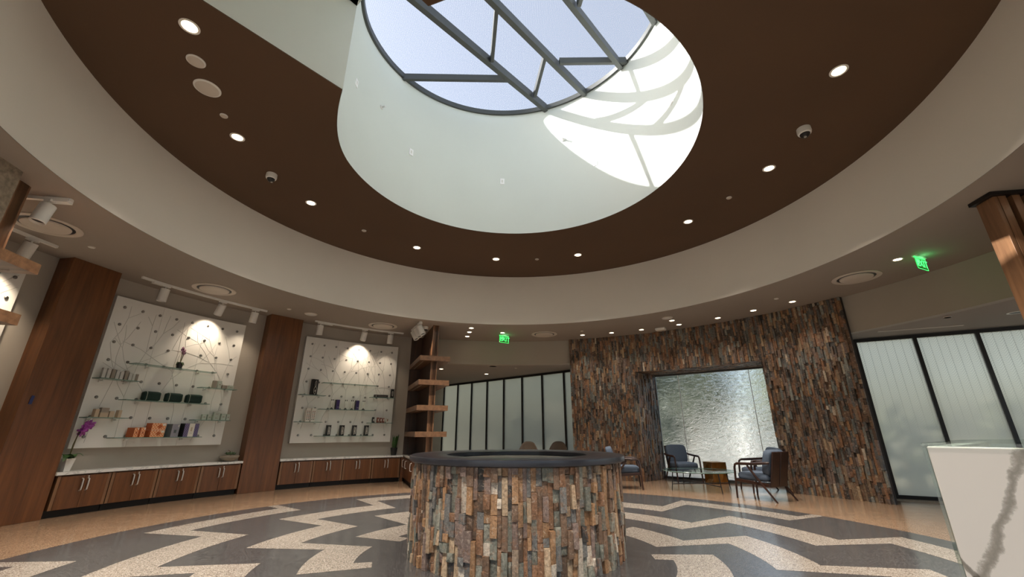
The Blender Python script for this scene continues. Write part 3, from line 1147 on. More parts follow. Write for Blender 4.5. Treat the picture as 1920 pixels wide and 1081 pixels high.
def build_stone_wall():
    rng = random.Random(5)
    A0, A1, N0, N1, ZN = 12.95, 66.65, 27.3, 52.5, 2.54
    RF = 6.62
    core = MB()
    core.arc(RF, RF + 0.06, A0, N0 - 0.2, 0, Z_S, 14, ORG)
    core.arc(RF, RF + 0.06, N1 + 0.2, A1, 0, Z_S, 14, ORG)
    core.arc(RF, RF + 0.06, N0 - 0.2, N1 + 0.2, ZN + 0.03, Z_S, 24, ORG)
    wall = struct(core.build('wall_back', 'grout'))
    # niche reveals
    n = Vector((math.sin(rad(39.9)), math.cos(rad(39.9))))
    t = Vector((math.cos(rad(39.9)), -math.sin(rad(39.9))))
    c0 = Vector((CX, CY))
    GD, HW = 7.44, 1.34
    pL, pR = P(RF, N0).xy, P(RF, N1).xy
    gL, gR = c0 + n * GD - t * HW, c0 + n * GD + t * HW
    rv = MB()
    for a, b, s in ((pL, gL, -1), (pR, gR, 1)):
        o = t * 0.2 * s
        rv.prism([tuple(a), tuple(b), tuple(b + o), tuple(a + o)], 0, ZN + 0.2)
    rv.prism([tuple(P(RF + 0.01, N1 + (N0 - N1) * i / 16).xy) for i in range(17)] + [tuple(gL), tuple(gR)], ZN + 0.03, ZN + 0.2)
    # solid masonry beside the niche
    rv.build('reveal', 'grout', wall)
    places = []
    cw = 0.044
    na = int(rad(A1 - A0) * RF / cw)
    for i in range(na):
        a = A0 + (A1 - A0) * (i + 0.5) / na
        w = rad((A1 - A0) / na) * RF
        z = ZN if N0 < a < N1 else 0.0
        z += -rng.uniform(0, 0.12) if z == 0 else 0.0
        z = max(z, 0.0)
        while z < Z_S - 0.02:
            h = rng.choice((0.08, 0.11, 0.15, 0.18, 0.22, 0.27)) * rng.uniform(0.85, 1.1)
            h = min(h, Z_S - z)
            if Z_S - z - h < 0.05:
                h = Z_S - z
            p = P(RF, a, z + h / 2)
            places.append((p, -rad(a), w * 0.97, h * 0.985, rng.uniform(0.015, 0.06), None))
            z += h
    # jambs: stones stand on the two side reveals, and hang under the head
    for a, b, inward in ((pL, gL, t), (pR, gR, -t)):
        L = (b - a).length
        d = (b - a) / L
        m = int(L / 0.05)
        rz = math.atan2(d.y, d.x)
        face = Vector((math.sin(rz), -math.cos(rz)))     # local -y
        if face.dot(inward) < 0:
            rz += PI
        for i in range(m):
            q = a + d * (i + 0.5) * L / m
            z = 0.0
            while z < ZN - 0.02:
                h = rng.choice((0.1, 0.14, 0.2, 0.26)) * rng.uniform(0.85, 1.1)
                h = min(h, ZN - z)
                places.append((Vector((q.x, q.y, z + h / 2)), rz, L / m * 0.97, h * 0.985, rng.uniform(0.012, 0.04), None))
                z += h
    # head: strips running with the wall
    for i in range(18):
        f = (i + 0.5) / 18
        L = (gR - gL).length
        x = 0.0

        def head(u):
            q0 = P(RF, N0 + (N1 - N0) * u / L).xy
            return q0 + (gL + (gR - gL) * u / L - q0) * f
        while x < L - 0.02:
            h = min(rng.choice((0.12, 0.18, 0.24, 0.3)), L - x)
            q = head(x + h / 2)
            d = (head(x + h) - head(x)).normalized()
            # local z -> along d, local -y -> down, local x -> across
            zc = Vector((d.x, d.y, 0))
            yc = Vector((0, 0, 1))
            xc = yc.cross(zc)
            R = Matrix((xc, yc, zc)).transposed()
            places.append((Vector((q.x, q.y, ZN + 0.03)), 0, 0.057, h * 0.985, rng.uniform(0.012, 0.035), R))
            x += h
    eye = Vector((0, 0, 1.1))

    def rank(pl):
        d = eye - pl[0]
        if pl[5] is not None:
            return 0
        f = Vector((math.sin(pl[1]), -math.cos(pl[1]), 0)).dot(d.normalized())
        return max(0, f) * pl[2] * pl[3] / d.length_squared
    clad(wall, places, rank, _var_wall, WALL_COLS)
    # edge returns
    # window with water running down it
    wroot = struct(empty('window_3', (*(c0 + n * GD), 0), -rad(39.9)))
    fr = MB()
    fr.box((0, 0.03, 0.03), (2 * HW, 0.06, 0.06))
    fr.box((0, 0.03, ZN - 0.01), (2 * HW, 0.06, 0.06))
    for s in (-1, 1):
        fr.box((s * (HW - 0.02), 0.03, ZN / 2), (0.04, 0.06, ZN))
    fr.build('window_frame', 'beam', wroot)
    xs = [-1.31, -0.70, 0.95, 1.31]
    for a, b in zip(xs[:-1], xs[1:]):
        MB().box(((a + b) / 2, 0.03, ZN / 2 + 0.02), (b - a - 0.006, 0.014, ZN - 0.09)).build('pane', 'water', wroot)
    for x in xs[1:-1]:
        MB().box((x, 0.028, ZN / 2 + 0.02), (0.012, 0.02, ZN - 0.09)).build('joint', 'white', wroot)


def build_fountain():
    f = empty('stone_fountain', (0.05, CY, 0))
    tag(f, 'round fountain clad in upright split slate with a dark stone rim', 'fountain')
    RB = 1.02
    core = MB().lathe([(RB, 0.0), (RB, 0.82), (0.80, 0.82), (0.80, 0.0)], 96, close=True)
    core.build('core', 'grout', f, smooth=True)
    rim = MB().lathe([(0.74, 0.835), (1.09, 0.82), (1.115, 0.83), (1.12, 0.85), (1.115, 0.875), (1.10, 0.882), (0.76, 0.882), (0.74, 0.875)], 128, close=True)
    rim.build('rim', 'stonecap', f, smooth=True)
    bs = MB().lathe([(0.79, 0.83), (0.77, 0.74), (0.70, 0.70), (0.3, 0.68), (0.0, 0.68)], 64)
    bs.build('basin', 'basin', f, smooth=True)
    wt = MB().lathe([(0.75, 0.79), (0.0, 0.79)], 64)
    wt.build('water', 'waterf', f)
    rng = random.Random(21)
    places = []
    ws = [rng.choice((0.032, 0.036, 0.042, 0.048, 0.056)) for _ in range(150)]
    tot, acc = sum(ws), 0.0
    for w in ws:
        a = 360 * (acc + w / 2) / tot
        acc += w
        w = 2 * PI * RB * w / tot
        z = 0.0
        while z < 0.80:
            h = rng.choice((0.07, 0.1, 0.13, 0.17, 0.21, 0.26)) * rng.uniform(0.85, 1.15)
            h = min(h, 0.82 - z)
            if 0.82 - z - h < 0.04:
                h = 0.82 - z
            p = Vector((RB * math.sin(rad(a)), RB * math.cos(rad(a)), z + h / 2))
            # face outwards: local -y is outward
            places.append((p, -rad(a) + PI, w * rng.uniform(0.96, 1.05), h * 0.985, rng.uniform(0.02, 0.06), None))
            z += h

    def rank(pl):
        d = Vector((-CX, -CY, 0)).normalized()
        c = pl[0].xy.normalized().dot(d.xy)
        return max(0.0, c) * pl[2] * pl[3] + c * 1e-4
    clad(f, places, rank, _var, SLATE_COLS)


# ------------------------------------------------------------------ display bays
def cabinet(a0, a1, label):
    am = (a0 + a1) / 2
    o = polar('base_cabinet', 6.47, am)
    tag(o, label, 'cabinet', 'low walnut base cabinets')
    w = 2 * 6.47 * math.tan(rad((a1 - a0) / 2))
    MB().box((0, 0.135, 0.3125), (w - 0.012, 0.21, 0.425)).build('body', 'walnut', o)
    MB().box((0, 0.155, 0.05), (w - 0.004, 0.17, 0.10)).build('plinth', 'plinth', o)
    st = 0.045
    for s in (-1, 1):
        MB().box((s * (w / 2 - st / 2 - 0.003), 0.015, 0.31), (st - 0.006, 0.03, 0.43)).build('stile', 'walnut_lt', o, bevel=0.002)
        dw = (w - 2 * st) / 2 - 0.004
        d = MB().box((s * (dw / 2 + 0.002), 0.008, 0.305), (dw, 0.02, 0.42)).build('door', 'walnut', o, bevel=0.002)
        x = s * 0.035
        h = MB().tube([(x, -0.002, 0.475), (x, -0.03, 0.465), (x, -0.034, 0.4), (x, -0.03, 0.325), (x, -0.002, 0.315)], 0.009, 8)
        h.build('pull_handle', 'steel', d, smooth=True)
        if s > 0:
            k = MB().lathe([(0.009, -0.0), (0.009, 0.004)], 12).build('lock', 'steel', d)
            k.rotation_euler = (rad(90), 0, 0)
            k.location = (x, -0.001, 0.497)
    return o


_stud = None


def display_panel(a0, a1, label, seed, cut=None):
    global _stud
    rng = random.Random(seed)
    am = (a0 + a1) / 2
    o = empty('display_panel', (*P(6.66, am)[:2], 0), -rad(am))
    tag(o, label, 'display panel', 'white display panels')
    r0, r1 = 6.66, R_W - 0.003
    z0, z1 = 0.875, 3.19

    def loc(a, r, z):
        d = rad(a - am)
        return (r * math.sin(d), r * math.cos(d) - 6.66, z)
    wd = (a1 - a0) / 3
    for k in range(3):
        m = MB().arc(r0, r1, a0 - am + k * wd + 0.012, a0 - am + (k + 1) * wd - 0.012, z0, z1, 8, (0, -6.66))
        m.build('sheet', 'panel', o, smooth=True)
    if _stud is None:
        _stud = MB().lathe([(0.023, 0), (0.023, 0.010), (0.017, 0.016), (0.0, 0.017)], 14).mesh('stud', 'stud', True)
    for i in range(8):
        for j in range(8):
            a = a0 + (a1 - a0) * (i + 0.55) / 8.1
            z = z1 - 0.16 - j * 0.285
            s = inst(_stud, 'stud', o, loc(a, r0, z))
            s.rotation_euler = (rad(90), 0, -rad(a - am))
    br = MB()

    def grow(a, z, ang, ln, depth):
        pts = [(a, z)]
        for k in range(rng.randint(2, 3)):
            ang2 = ang + rng.uniform(-0.25, 0.25)
            a2 = a + ln * math.sin(ang2) / 6.66 * 180 / PI
            z2 = z + ln * math.cos(ang2)
            if not (a0 + 0.3 < a2 < a1 - 0.3 and z0 + 0.03 < z2 < z1 - 0.1):
                break
            a, z, ang = a2, z2, ang2
            pts.append((a, z))
        if len(pts) > 1:
            br.tube([loc(q[0], r0 - 0.0005, q[1]) for q in pts], 0.0036, 5)
            if depth > 0:
                grow(a, z, ang - rng.uniform(0.3, 0.6), ln * rng.uniform(0.75, 0.95), depth - 1)
                grow(a, z, ang + rng.uniform(0.3, 0.6), ln * rng.uniform(0.75, 0.95), depth - 1)
    for k in range(6):
        grow(a0 + (a1 - a0) * (0.08 + 0.17 * k), z0 + rng.uniform(0.04, 0.3), rng.uniform(-0.35, 0.35), rng.uniform(0.26, 0.36), 3)
    b = br.build('branch_relief', 'groove', o, smooth=True)
    return o


def shelf(a0, a1, z, label):
    am = (a0 + a1) / 2
    o = empty('glass_shelf', (*P(6.46, am)[:2], z), -rad(am))
    tag(o, label, 'shelf', 'glass display shelves')
    ha = (a1 - a0) / 2
    m = MB()
    m.arc(6.465, 6.652, -ha, ha, -0.010, 0, 10, (0, -6.46))
    g = m.build('glass_plate', ['glass', 'glassedge'], o)
    for p in g.data.polygons:
        if abs(p.normal.z) < 0.5:
            p.material_index = 1
    for s in (-0.62, 0.62):
        d = rad(ha * s)
        x, y = 6.56 * math.sin(d), 6.56 * math.cos(d) - 6.46
        br = MB().box((x, y + 0.045, -0.032), (0.022, 0.1, 0.022), -d)
        br.box((x, y + 0.08, -0.03), (0.03, 0.03, 0.05), -d)
        br.build('bracket', 'steel', o)
    return o


def carton(name, r, a, z, dims, mat, label, cat='box', group=None, turn=0.0, decor=None, side=None):
    """a printed carton; dims = width, depth, height"""
    o = empty(name, P(r, a, z + 0.001), -rad(a) + turn)
    w, d, h = dims
    mats = [mat, side or mat]
    m = MB()
    m.box((0, 0, h / 2), (w, d, h))
    b = m.build('carton', mats, o, bevel=0.0015)
    if side:
        for p in b.data.polygons:
            if abs(p.normal.x) > 0.5:
                p.material_index = 1
    # lid seam
    MB().box((0, -d / 2 - 0.0002, h - 0.012), (w * 0.98, 0.0008, 0.0012)).build('lid_seam', 'greycarton', o)
    if decor:
        for (kind, x, zz, sx, sz, mm) in decor:
            q = MB()
            yy = -d / 2 - 0.0012
            if kind == 'rect':
                q.box((x, yy, zz), (sx, 0.001, sz))
            elif kind == 'diamond':
                q.add([(x - sx, yy, zz), (x, yy, zz - sz), (x + sx, yy, zz), (x, yy, zz + sz)], [(0, 1, 2, 3)])
            elif kind == 'loop':
                pts = [(x + sx * math.sin(t) * (0.55 + 0.45 * abs(math.cos(t / 2 + 0.4))), yy, zz + sz * math.cos(t)) for t in [2 * PI * i / 20 for i in range(21)]]
                q.tube(pts, 0.0035, 5, cap=False)
            q.build('print', mm, o)
    tag(o, label, cat, group)
    return o


def bottle_pair(r, a, z, label):
    o = empty('bottle_set', P(r, a, z + 0.001), -rad(a))
    for x in (-0.018, 0.018):
        b = MB().lathe([(0.0, 0.0), (0.011, 0.0), (0.011, 0.15), (0.006, 0.158), (0.006, 0.17)], 12, (x, 0, 0.035))
        b.build('bottle', 'white', o, smooth=True)
        MB().lathe([(0.009, 0.0), (0.009, 0.028), (0.0, 0.03)], 12, (x, 0, 0.19)).build('cap', 'cartonblack', o, smooth=True)
    st = MB().lathe([(0.036, 0.0), (0.034, 0.012), (0.014, 0.03), (0.012, 0.04)], 16)
    st.build('stand', 'cartonblack', o, smooth=True)
    tag(o, label, 'bottles', 'paired bottles on a stand')


def build_bays():
    # worktops
    for a0, a1, lb in ((-77.5, -54.05, 'curved white quartz worktop below the left display panel'), (-48.0, -24.6, 'curved white quartz worktop below the right display panel')):
        am = (a0 + a1) / 2
        o = empty('worktop', P(6.47, am, 0), -rad(am))
        tag(o, lb, 'worktop', 'quartz worktops')
        m = MB().arc(6.452, R_W - 0.002, a0 - am, a1 - am, 0.535, 0.575, 24, (0, -6.47))
        m.build('slab', 'marble', o, bevel=0.003)
    names = ['nearest the left walnut pier', 'second from the left walnut pier', 'third from the left walnut pier', 'touching the middle walnut pier']
    e = [-77.2, -71.4, -65.75, -60.1, -54.15]
    for i in range(4):
        cabinet(e[i], e[i + 1], 'two-door walnut cabinet under the left display panel, ' + names[i])
    names = ['beside the middle walnut pier', 'second from the middle walnut pier', 'third from the middle walnut pier', 'in the corner under the snake plant']
    e = [-47.8, -42.0, -36.4, -30.8, -25.0]
    for i in range(4):
        cabinet(e[i], e[i + 1], 'two-door walnut cabinet under the right display panel, ' + names[i])
    display_panel(-76.2, -57.3, 'white display panel with branch lines and steel studs holding orange boxes', 1)
    display_panel(-46.3, -27.2, 'white display panel with branch lines and steel studs holding black boxes', 2)
    display_panel(-99.0, -86.2, 'white studded display panel at the far left picture edge', 3)
    nm = {0: 'left display panel', 1: 'right display panel'}
    S = [[(-72.4, -61.05, 2.16, 'top'), (-72.4, -61.0, 1.59, 'middle'), (-72.45, -61.05, 1.02, 'bottom'), (-76.1, -71.4, 1.88, 'upper left'), (-76.1, -71.4, 1.31, 'lower left'), (-62.7, -57.3, 1.88, 'upper right'), (-62.7, -57.3, 1.31, 'lower right')],
         [(-42.2, -31.3, 2.17, 'top'), (-42.2, -31.3, 1.59, 'middle'), (-42.2, -31.1, 1.02, 'bottom'), (-46.2, -41.45, 1.88, 'upper left'), (-46.2, -41.45, 1.31, 'lower left'), (-32.4, -27.3, 1.895, 'upper right'), (-32.4, -27.3, 1.31, 'lower right')]]
    for i in (0, 1):
        for a0, a1, z, w in S[i]:
            shelf(a0, a1, z, w + ' glass shelf on the ' + nm[i])
    R0 = 6.55
    # left panel, upper left shelf: nine slim cartons
    hs = [0.152, 0.15, 0.146, 0.143, 0.119, 0.146, 0.124, 0.107, 0.11]
    aa = [-75.6, -75.02, -74.52, -73.97, -73.44, -72.85, -72.3, -71.8, -71.53]
    aa[-1] = -71.6
    aa[-2] = -72.05
    aa = [-75.55, -75.0, -74.47, -73.94, -73.42, -72.86, -72.36, -71.93, -71.55]
    for i, (h, a) in enumerate(zip(hs, aa)):
        carton('skincare_box', R0, a, 1.88, (0.044 if i < 7 else 0.038, 0.045, h), ['silver', 'silver', 'greycarton'][i % 3], ORD[i] + ' slim silver grey box from the left on the upper left shelf, left display panel', 'box', 'slim boxes on the upper left shelf')
    # lower left shelf
    carton('skincare_box', R0, -75.0, 1.31, (0.06, 0.05, 0.114), 'beigecarton', 'leftmost beige box on the lower left shelf of the left panel', 'box', 'beige boxes', 0.25)
    carton('skincare_box', R0, -74.13, 1.31, (0.105, 0.06, 0.07), 'beigecarton', 'wide beige box at the bottom of the stack of two, left panel', 'box', 'beige boxes')
    carton('skincare_box', R0, -74.13, 1.381, (0.1, 0.06, 0.068), 'greycarton', 'wide greyish box on top of the stack of two, left panel', 'box', 'beige boxes')
    carton('skincare_box', R0, -73.25, 1.31, (0.062, 0.05, 0.092), 'beigecarton', 'short beige box right of the stack of two, lower left shelf', 'box', 'beige boxes')
    carton('skincare_box', R0, -72.37, 1.31, (0.055, 0.05, 0.113), 'beigecarton', 'rightmost beige box standing alone on the lower left shelf', 'box', 'beige boxes', 0.3)
    # bags
    for a, w in ((-69.0, 'left'), (-66.02, 'middle'), (-63.2, 'right')):
        o = empty('toiletry_bag', P(6.555, a, 1.593), -rad(a))
        tag(o, w + ' one of three dark green zipped toiletry bags on the glass shelf', 'bag', 'green toiletry bags')
        MB().box((0, 0, 0.071), (0.255, 0.11, 0.142)).build('body', 'bag', o, smooth=True, bevel=0.026)
        pts = [(-0.088, 0.056 * max(-1, min(1, 1.25 * math.cos(t))), 0.071 + 0.072 * max(-1, min(1, 1.25 * math.sin(t)))) for t in [2 * PI * i / 24 for i in range(25)]]
        MB().tube(pts, 0.004, 6, cap=False).build('piping', 'bagtrim', o, smooth=True)
        MB().tube([(-0.1, 0, 0.146), (0.1, 0, 0.146)], 0.003, 6).build('zip', 'cartonblack', o)
    # right shelves
    for i, (a, w, h) in enumerate(((-60.67, 0.062, 0.138), (-59.93, 0.062, 0.14), (-59.1, 0.09, 0.068), (-58.1, 0.09, 0.072))):
        carton('skincare_box', R0, a, 1.88, (w, 0.05, h), 'mint' if i % 2 else 'greycarton', ORD[i] + ' pale box from the left on the upper right shelf, left panel', 'box', 'pale boxes on the upper right shelf', decor=[('rect', 0, h * 0.5, w * 0.5, h * 0.12, 'greycarton')])
    for i, (a, z, w, h, t) in enumerate(((-61.16, 1.31, 0.07, 0.098, 'leftmost mint box on the lower right shelf, left panel'), (-60.39, 1.31, 0.062, 0.095, 'second mint box from the left, lower right shelf'), (-59.36, 1.31, 0.105, 0.07, 'mint box at the bottom of the stacked pair, lower right shelf'), (-59.36, 1.381, 0.105, 0.07, 'mint box on top of the stacked pair, lower right shelf'), (-58.3, 1.31, 0.08, 0.117, 'tall mint box right of the stacked pair, lower right shelf'), (-57.58, 1.31, 0.055, 0.11, 'narrow mint box at the right end of the lower right shelf'))):
        carton('skincare_box', R0, a, z, (w, 0.055, h), 'mint', t, 'box', 'mint boxes', decor=[('rect', 0, h * 0.5, w * 0.45, h * 0.15, 'greycarton')])
    # bottom shelf gift boxes
    carton('gift_box', 6.56, -70.0, 1.02, (0.085, 0.12, 0.145), 'orange', 'small orange trellis patterned box, left of the two orange boxes, bottom shelf', 'box', 'orange boxes', 0.35, [('diamond', 0, 0.07, 0.022, 0.022, 'orangeplain'), ('rect', 0.026, 0.128, 0.02, 0.03, 'cartonwhite')], 'orangeplain')
    carton('gift_box', 6.56, -69.2, 1.02, (0.085, 0.12, 0.15), 'orange', 'small orange trellis box standing just left of the orange stack', 'box', 'orange boxes', 0.35, [('diamond', 0, 0.07, 0.022, 0.022, 'orangeplain'), ('rect', 0.026, 0.13, 0.02, 0.03, 'cartonwhite')], 'orangeplain')
    for z, t in ((1.02, 'lower'), (1.131, 'upper')):
        carton('gift_box', 6.56, -67.25, z, (0.24, 0.12, 0.108), 'orange', t + ' large orange trellis box of the stack on the bottom shelf', 'box', 'orange boxes', 0.22, [('diamond', 0.015, 0.055, 0.045, 0.035, 'orangeplain'), ('rect', 0.085, 0.085, 0.055, 0.03, 'cartonwhite')], 'orangeplain')
    carton('gift_box', 6.56, -65.0, 1.02, (0.15, 0.11, 0.21), 'bluegrey', 'blue grey box between the orange stack and the navy box', 'box', None, 0.35, [('rect', 0.0, 0.09, 0.05, 0.05, 'slatecarton'), ('rect', 0.05, 0.18, 0.02, 0.035, 'cartonwhite')], 'slatecarton')
    carton('gift_box', 6.56, -62.75, 1.02, (0.265, 0.11, 0.222), 'navy', 'navy patterned box with a white centre band on the bottom shelf', 'box', None, 0.22, [('rect', 0.0, 0.111, 0.1, 0.22, 'cartonwhite'), ('rect', 0.0, 0.125, 0.03, 0.07, 'beigecarton'), ('rect', 0.0, 0.06, 0.05, 0.006, 'greycarton')], 'cartonblack')
    # right panel
    carton('tall_box', 6.55, -43.75, 1.88, (0.125, 0.09, 0.342), 'cartonblack', 'tall black box with a white looping figure on the upper left shelf, right panel', 'box', None, 0.3, [('loop', 0.005, 0.1, 0.035, 0.08, 'cartonwhite'), ('loop', 0.005, 0.24, 0.02, 0.07, 'cartonwhite'), ('rect', 0.005, 0.09, 0.02, 0.04, 'cartonwhite')])
    for a, w in ((-44.2, 'left'), (-43.22, 'right')):
        carton('cosmetic_box', 6.55, a, 1.31, (0.095, 0.06, 0.286), 'cartonwhite', w + ' of two tall white boxes with dotted print, lower left shelf', 'box', 'white dotted boxes', 0.2, [('rect', x, 0.05 + 0.034 * k, 0.018, 0.018, 'rust' if k % 2 else 'cartonblack') for k in range(6) for x in (-0.02, 0.02)])
    for a, w in ((-38.85, 'left'), (-34.95, 'right')):
        carton('cosmetic_box', 6.55, a, 1.59, (0.085, 0.06, 0.214), 'purple', w + ' of two dark purple boxes on the middle shelf, right panel', 'box', 'purple boxes', 0.25, [('rect', 0.012, 0.05, 0.04, 0.012, 'bluegrey')], 'cartonblack')
    for i, a in enumerate((-39.85, -37.15, -35.92, -33.58)):
        bottle_pair(6.55, a, 1.59, ORD[i] + ' pair of slim white bottles from the left on the middle shelf, right panel')
    for i, a in enumerate((-39.9, -37.33, -34.9, -32.5)):
        carton('appliance_box', 6.55, a, 1.02, (0.09, 0.07, 0.227), 'cartonblack', ORD[i] + ' black box with white tool print from the left on the bottom shelf, right panel', 'box', 'black boxes with white print', 0.2, [('loop', -0.013, 0.11, 0.012, 0.085, 'cartonwhite'), ('loop', 0.018, 0.11, 0.012, 0.075, 'cartonwhite'), ('rect', 0.0, 0.1, 0.02, 0.03, 'cartonwhite')])
    carton('appliance_box', 6.55, -30.2, 1.895, (0.33, 0.07, 0.064), 'cartonblack', 'long flat black box lying on the upper right shelf, right panel', 'box', None, 0.0, [('rect', 0.03, 0.03, 0.2, 0.006, 'greycarton'), ('rect', -0.12, 0.03, 0.03, 0.02, 'greycarton')])
    carton('appliance_box', 6.55, -27.85, 1.895, (0.072, 0.06, 0.213), 'cartonblack', 'upright black box at the right end of the upper right shelf', 'box', None, 0.15, [('loop', 0.0, 0.1, 0.014, 0.06, 'cartonwhite')])
    for i, (a, c) in enumerate(((-31.3, 'cartonblack'), (-30.35, 'rust'), (-29.76, 'rust'), (-29.2, 'rust'), (-28.4, 'cartonwhite'))):
        carton('lotion_box', 6.55, a, 1.31, (0.046, 0.045, 0.125 - 0.006 * i), c, ORD[i] + ' little box from the left on the lower right shelf, right panel', 'box', 'little boxes on the lower right shelf', 0.15, [('rect', 0.004, 0.06, 0.02, 0.05, 'rust' if c == 'cartonwhite' else 'cartonwhite')])


# ------------------------------------------------------------------ plants
def leaf(L, w, lift, droop, n=8):
    m = MB()
    vs, fs = [], []
    for i in range(n + 1):
        t = i / n
        y = L * t
        z = lift * math.sin(t * PI * 0.6) - droop * t * t
        hw = w * math.sin(PI * min(0.98, 0.08 + 0.92 * t)) ** 0.7 * 0.5
        for x, dz in ((-hw, 0.15 * hw), (0, 0), (hw, 0.15 * hw)):
            vs.append((x, y, z + dz))
        for x, dz in ((-hw, 0.15 * hw), (0, 0), (hw, 0.15 * hw)):
            vs.append((x, y, z + dz - 0.003))
    for i in range(n):
        o = 6 * i
        for k in range(2):
            fs.append((o + k, o + k + 1, o + 7 + k, o + 6 + k))
            fs.append((o + 3 + k, o + 9 + k, o + 10 + k, o + 4 + k))
        fs += [(o, o + 6, o + 9, o + 3), (o + 2, o + 5, o + 11, o + 8)]
    fs += [(0, 3, 4, 1), (1, 4, 5, 2)]
    return m.add(vs, fs)


def flower(parent, p, s, mat, rng):
    m = MB()
    R0 = Matrix.Rotation(rng.uniform(0, 6.28), 3, 'Z') @ Matrix.Rotation(rng.uniform(0.7, 1.7), 3, 'X')
    for k in range(5):
        a = 2 * PI * k / 5
        R = R0 @ Matrix.Rotation(a, 3, 'Z')
        m.pillow(Vector(p) + R @ Vector((0, s * 0.5, 0)), (s * (0.8 if k % 2 else 0.55), s * 1.0, s * 0.12), 2.2, 8, 5, R)
    m.pillow(Vector(p) + R0 @ Vector((0, 0, s * 0.15)), (s * 0.3, s * 0.3, s * 0.4), 2, 6, 4, R0)
    m.build('blossom', mat, parent, smooth=True)


def orchid(name, loc, rz, pot, h, n_leaf, stems, mat, label, scale=1.0, seed=1):
    rng = random.Random(seed)
    o = empty(name, loc, rz)
    o.scale = (scale,) * 3
    tag(o, label, 'plant')
    pm, prof, ph = pot
    pp = MB()
    if prof == 'square':
        pp.add([(-0.035, -0.035, 0), (0.035, -0.035, 0), (0.035, 0.035, 0), (-0.035, 0.035, 0), (-0.055, -0.055, ph), (0.055, -0.055, ph), (0.055, 0.055, ph), (-0.055, 0.055, ph)], [(3, 2, 1, 0), (4, 5, 6, 7), (0, 1, 5, 4), (1, 2, 6, 5), (2, 3, 7, 6), (3, 0, 4, 7)])
    else:
        pp.lathe([(0.04, 0), (0.052, ph), (0.048, ph), (0.045, ph - 0.01), (0, ph - 0.01)], 20)
    pp.build('pot', pm, o, smooth=prof != 'square')
    for k in range(n_leaf):
        a = 2 * PI * k / n_leaf + rng.uniform(-0.3, 0.3)
        l = leaf(rng.uniform(0.13, 0.19) * h / 0.5, 0.075 * h / 0.5, 0.09 * h / 0.5, rng.uniform(0.03, 0.14))
        q = l.build('leaf', 'leaf', o, smooth=True)
        q.location = (0, 0, ph - 0.005)
        q.rotation_euler = (0, 0, a)
    for st in stems:
        pts = [Vector(p) * h + Vector((0, 0, ph)) for p in st]
        MB().tube(pts, [0.006] * (len(pts) - 1) + [0.003], 6).build('stem', 'stem', o, smooth=True)
        for k in range(4):
            t = 0.55 + 0.15 * k
            i = min(len(pts) - 2, int(t * (len(pts) - 1)))
            f = t * (len(pts) - 1) - i
            p = pts[i].lerp(pts[i + 1], min(1, f))
            flower(o, p + Vector((rng.uniform(-0.03, 0.03), rng.uniform(-0.03, 0.01), rng.uniform(-0.03, 0.02))), 0.066 * h / 0.5, mat, rng)
    return o


def build_plants():
    orchid('orchid', P(6.56, -76.25, 0.576), -rad(-76.5), ('white', 'square', 0.17), 0.52, 6,
           [((0, 0, 0), (0.02, 0, 0.35), (0.04, 0, 0.65), (0.10, -0.01, 0.85), (0.18, -0.02, 0.93)), ((0.01, 0.01, 0), (0.0, 0, 0.35), (0.05, 0, 0.68), (0.14, -0.02, 0.82), (0.24, -0.03, 0.88))],
           'petal', 'purple flowering orchid in a tall white pot by the left walnut pier', 1.0, 4)
    orchid('orchid', P(6.56, -66.3, 2.161), -rad(-66), ('pot', 'round', 0.10), 0.27, 4,
           [((0, 0, 0), (-0.02, 0, 0.4), (0.0, 0, 0.75), (0.03, 0, 0.95), (-0.12, 0, 1.0)), ((0, 0, 0), (0.06, 0, 0.4), (0.1, 0, 0.7), (0.02, -0.02, 0.85), (-0.1, -0.02, 0.85))],
           'petal2', 'small dusky pink orchid in a black pot on the top glass shelf', 1.0, 9)
    # succulent bowl
    rng = random.Random(8)
    o = empty('succulent_bowl', P(6.57, -55.95, 0.576), 0)
    o.scale = (1.1, 1.1, 1.2)
    tag(o, 'grey shallow bowl of succulents at the end of the left worktop', 'plant')
    MB().lathe([(0.05, 0), (0.08, 0.006), (0.145, 0.06), (0.15, 0.085), (0.14, 0.088), (0.13, 0.07), (0, 0.068)], 32).build('bowl', 'bowl', o, smooth=True)
    for k in range(9):
        a, r = rng.uniform(0, 6.28), rng.uniform(0.0, 0.1)
        m = MB()
        s = rng.uniform(0.035, 0.055)
        for j in range(9):
            R = Matrix.Rotation(2 * PI * j / 9 * 1.6, 3, 'Z') @ Matrix.Rotation(0.35 + 0.08 * j, 3, 'X')
            m.pillow(R @ Vector((0, s * 0.6, 0)), (s * 0.4, s * 1.2, s * 0.22), 2, 6, 4, R)
        q = m.build('succulent', 'succ' if k % 3 else 'leaf', o, smooth=True)
        q.location = (r * math.cos(a), r * math.sin(a), 0.095)
    MB().tube([(0.02, 0, 0.08), (0.0, 0, 0.15), (-0.04, 0, 0.165)], 0.004, 6).build('flower_stalk', 'rust', o)
    # snake plant
    o = empty('snake_plant', P(6.57, -26.4, 0.576), 0)
    o.scale = (1.1, 1.1, 1.25)
    tag(o, 'snake plant with upright leaves in a black tapered pot in the worktop corner', 'plant')
    MB().lathe([(0.052, 0), (0.075, 0.13), (0.07, 0.135), (0.065, 0.12), (0, 0.12)], 24).build('pot', 'pot', o, smooth=True)
    for k in range(13):
        a = 2 * PI * k / 13 * 2.3
        l = leaf(rng.uniform(0.15, 0.27), 0.036, 0.0, 0.0)
        q = l.build('leaf', 'leaf', o, smooth=True)
        q.location = (0.032 * math.cos(a), 0.032 * math.sin(a), 0.115)
        q.scale = (1.35, 1, 1)
        q.rotation_euler = (rad(90) - rng.uniform(0.02, 0.28), 0, a - PI / 2)


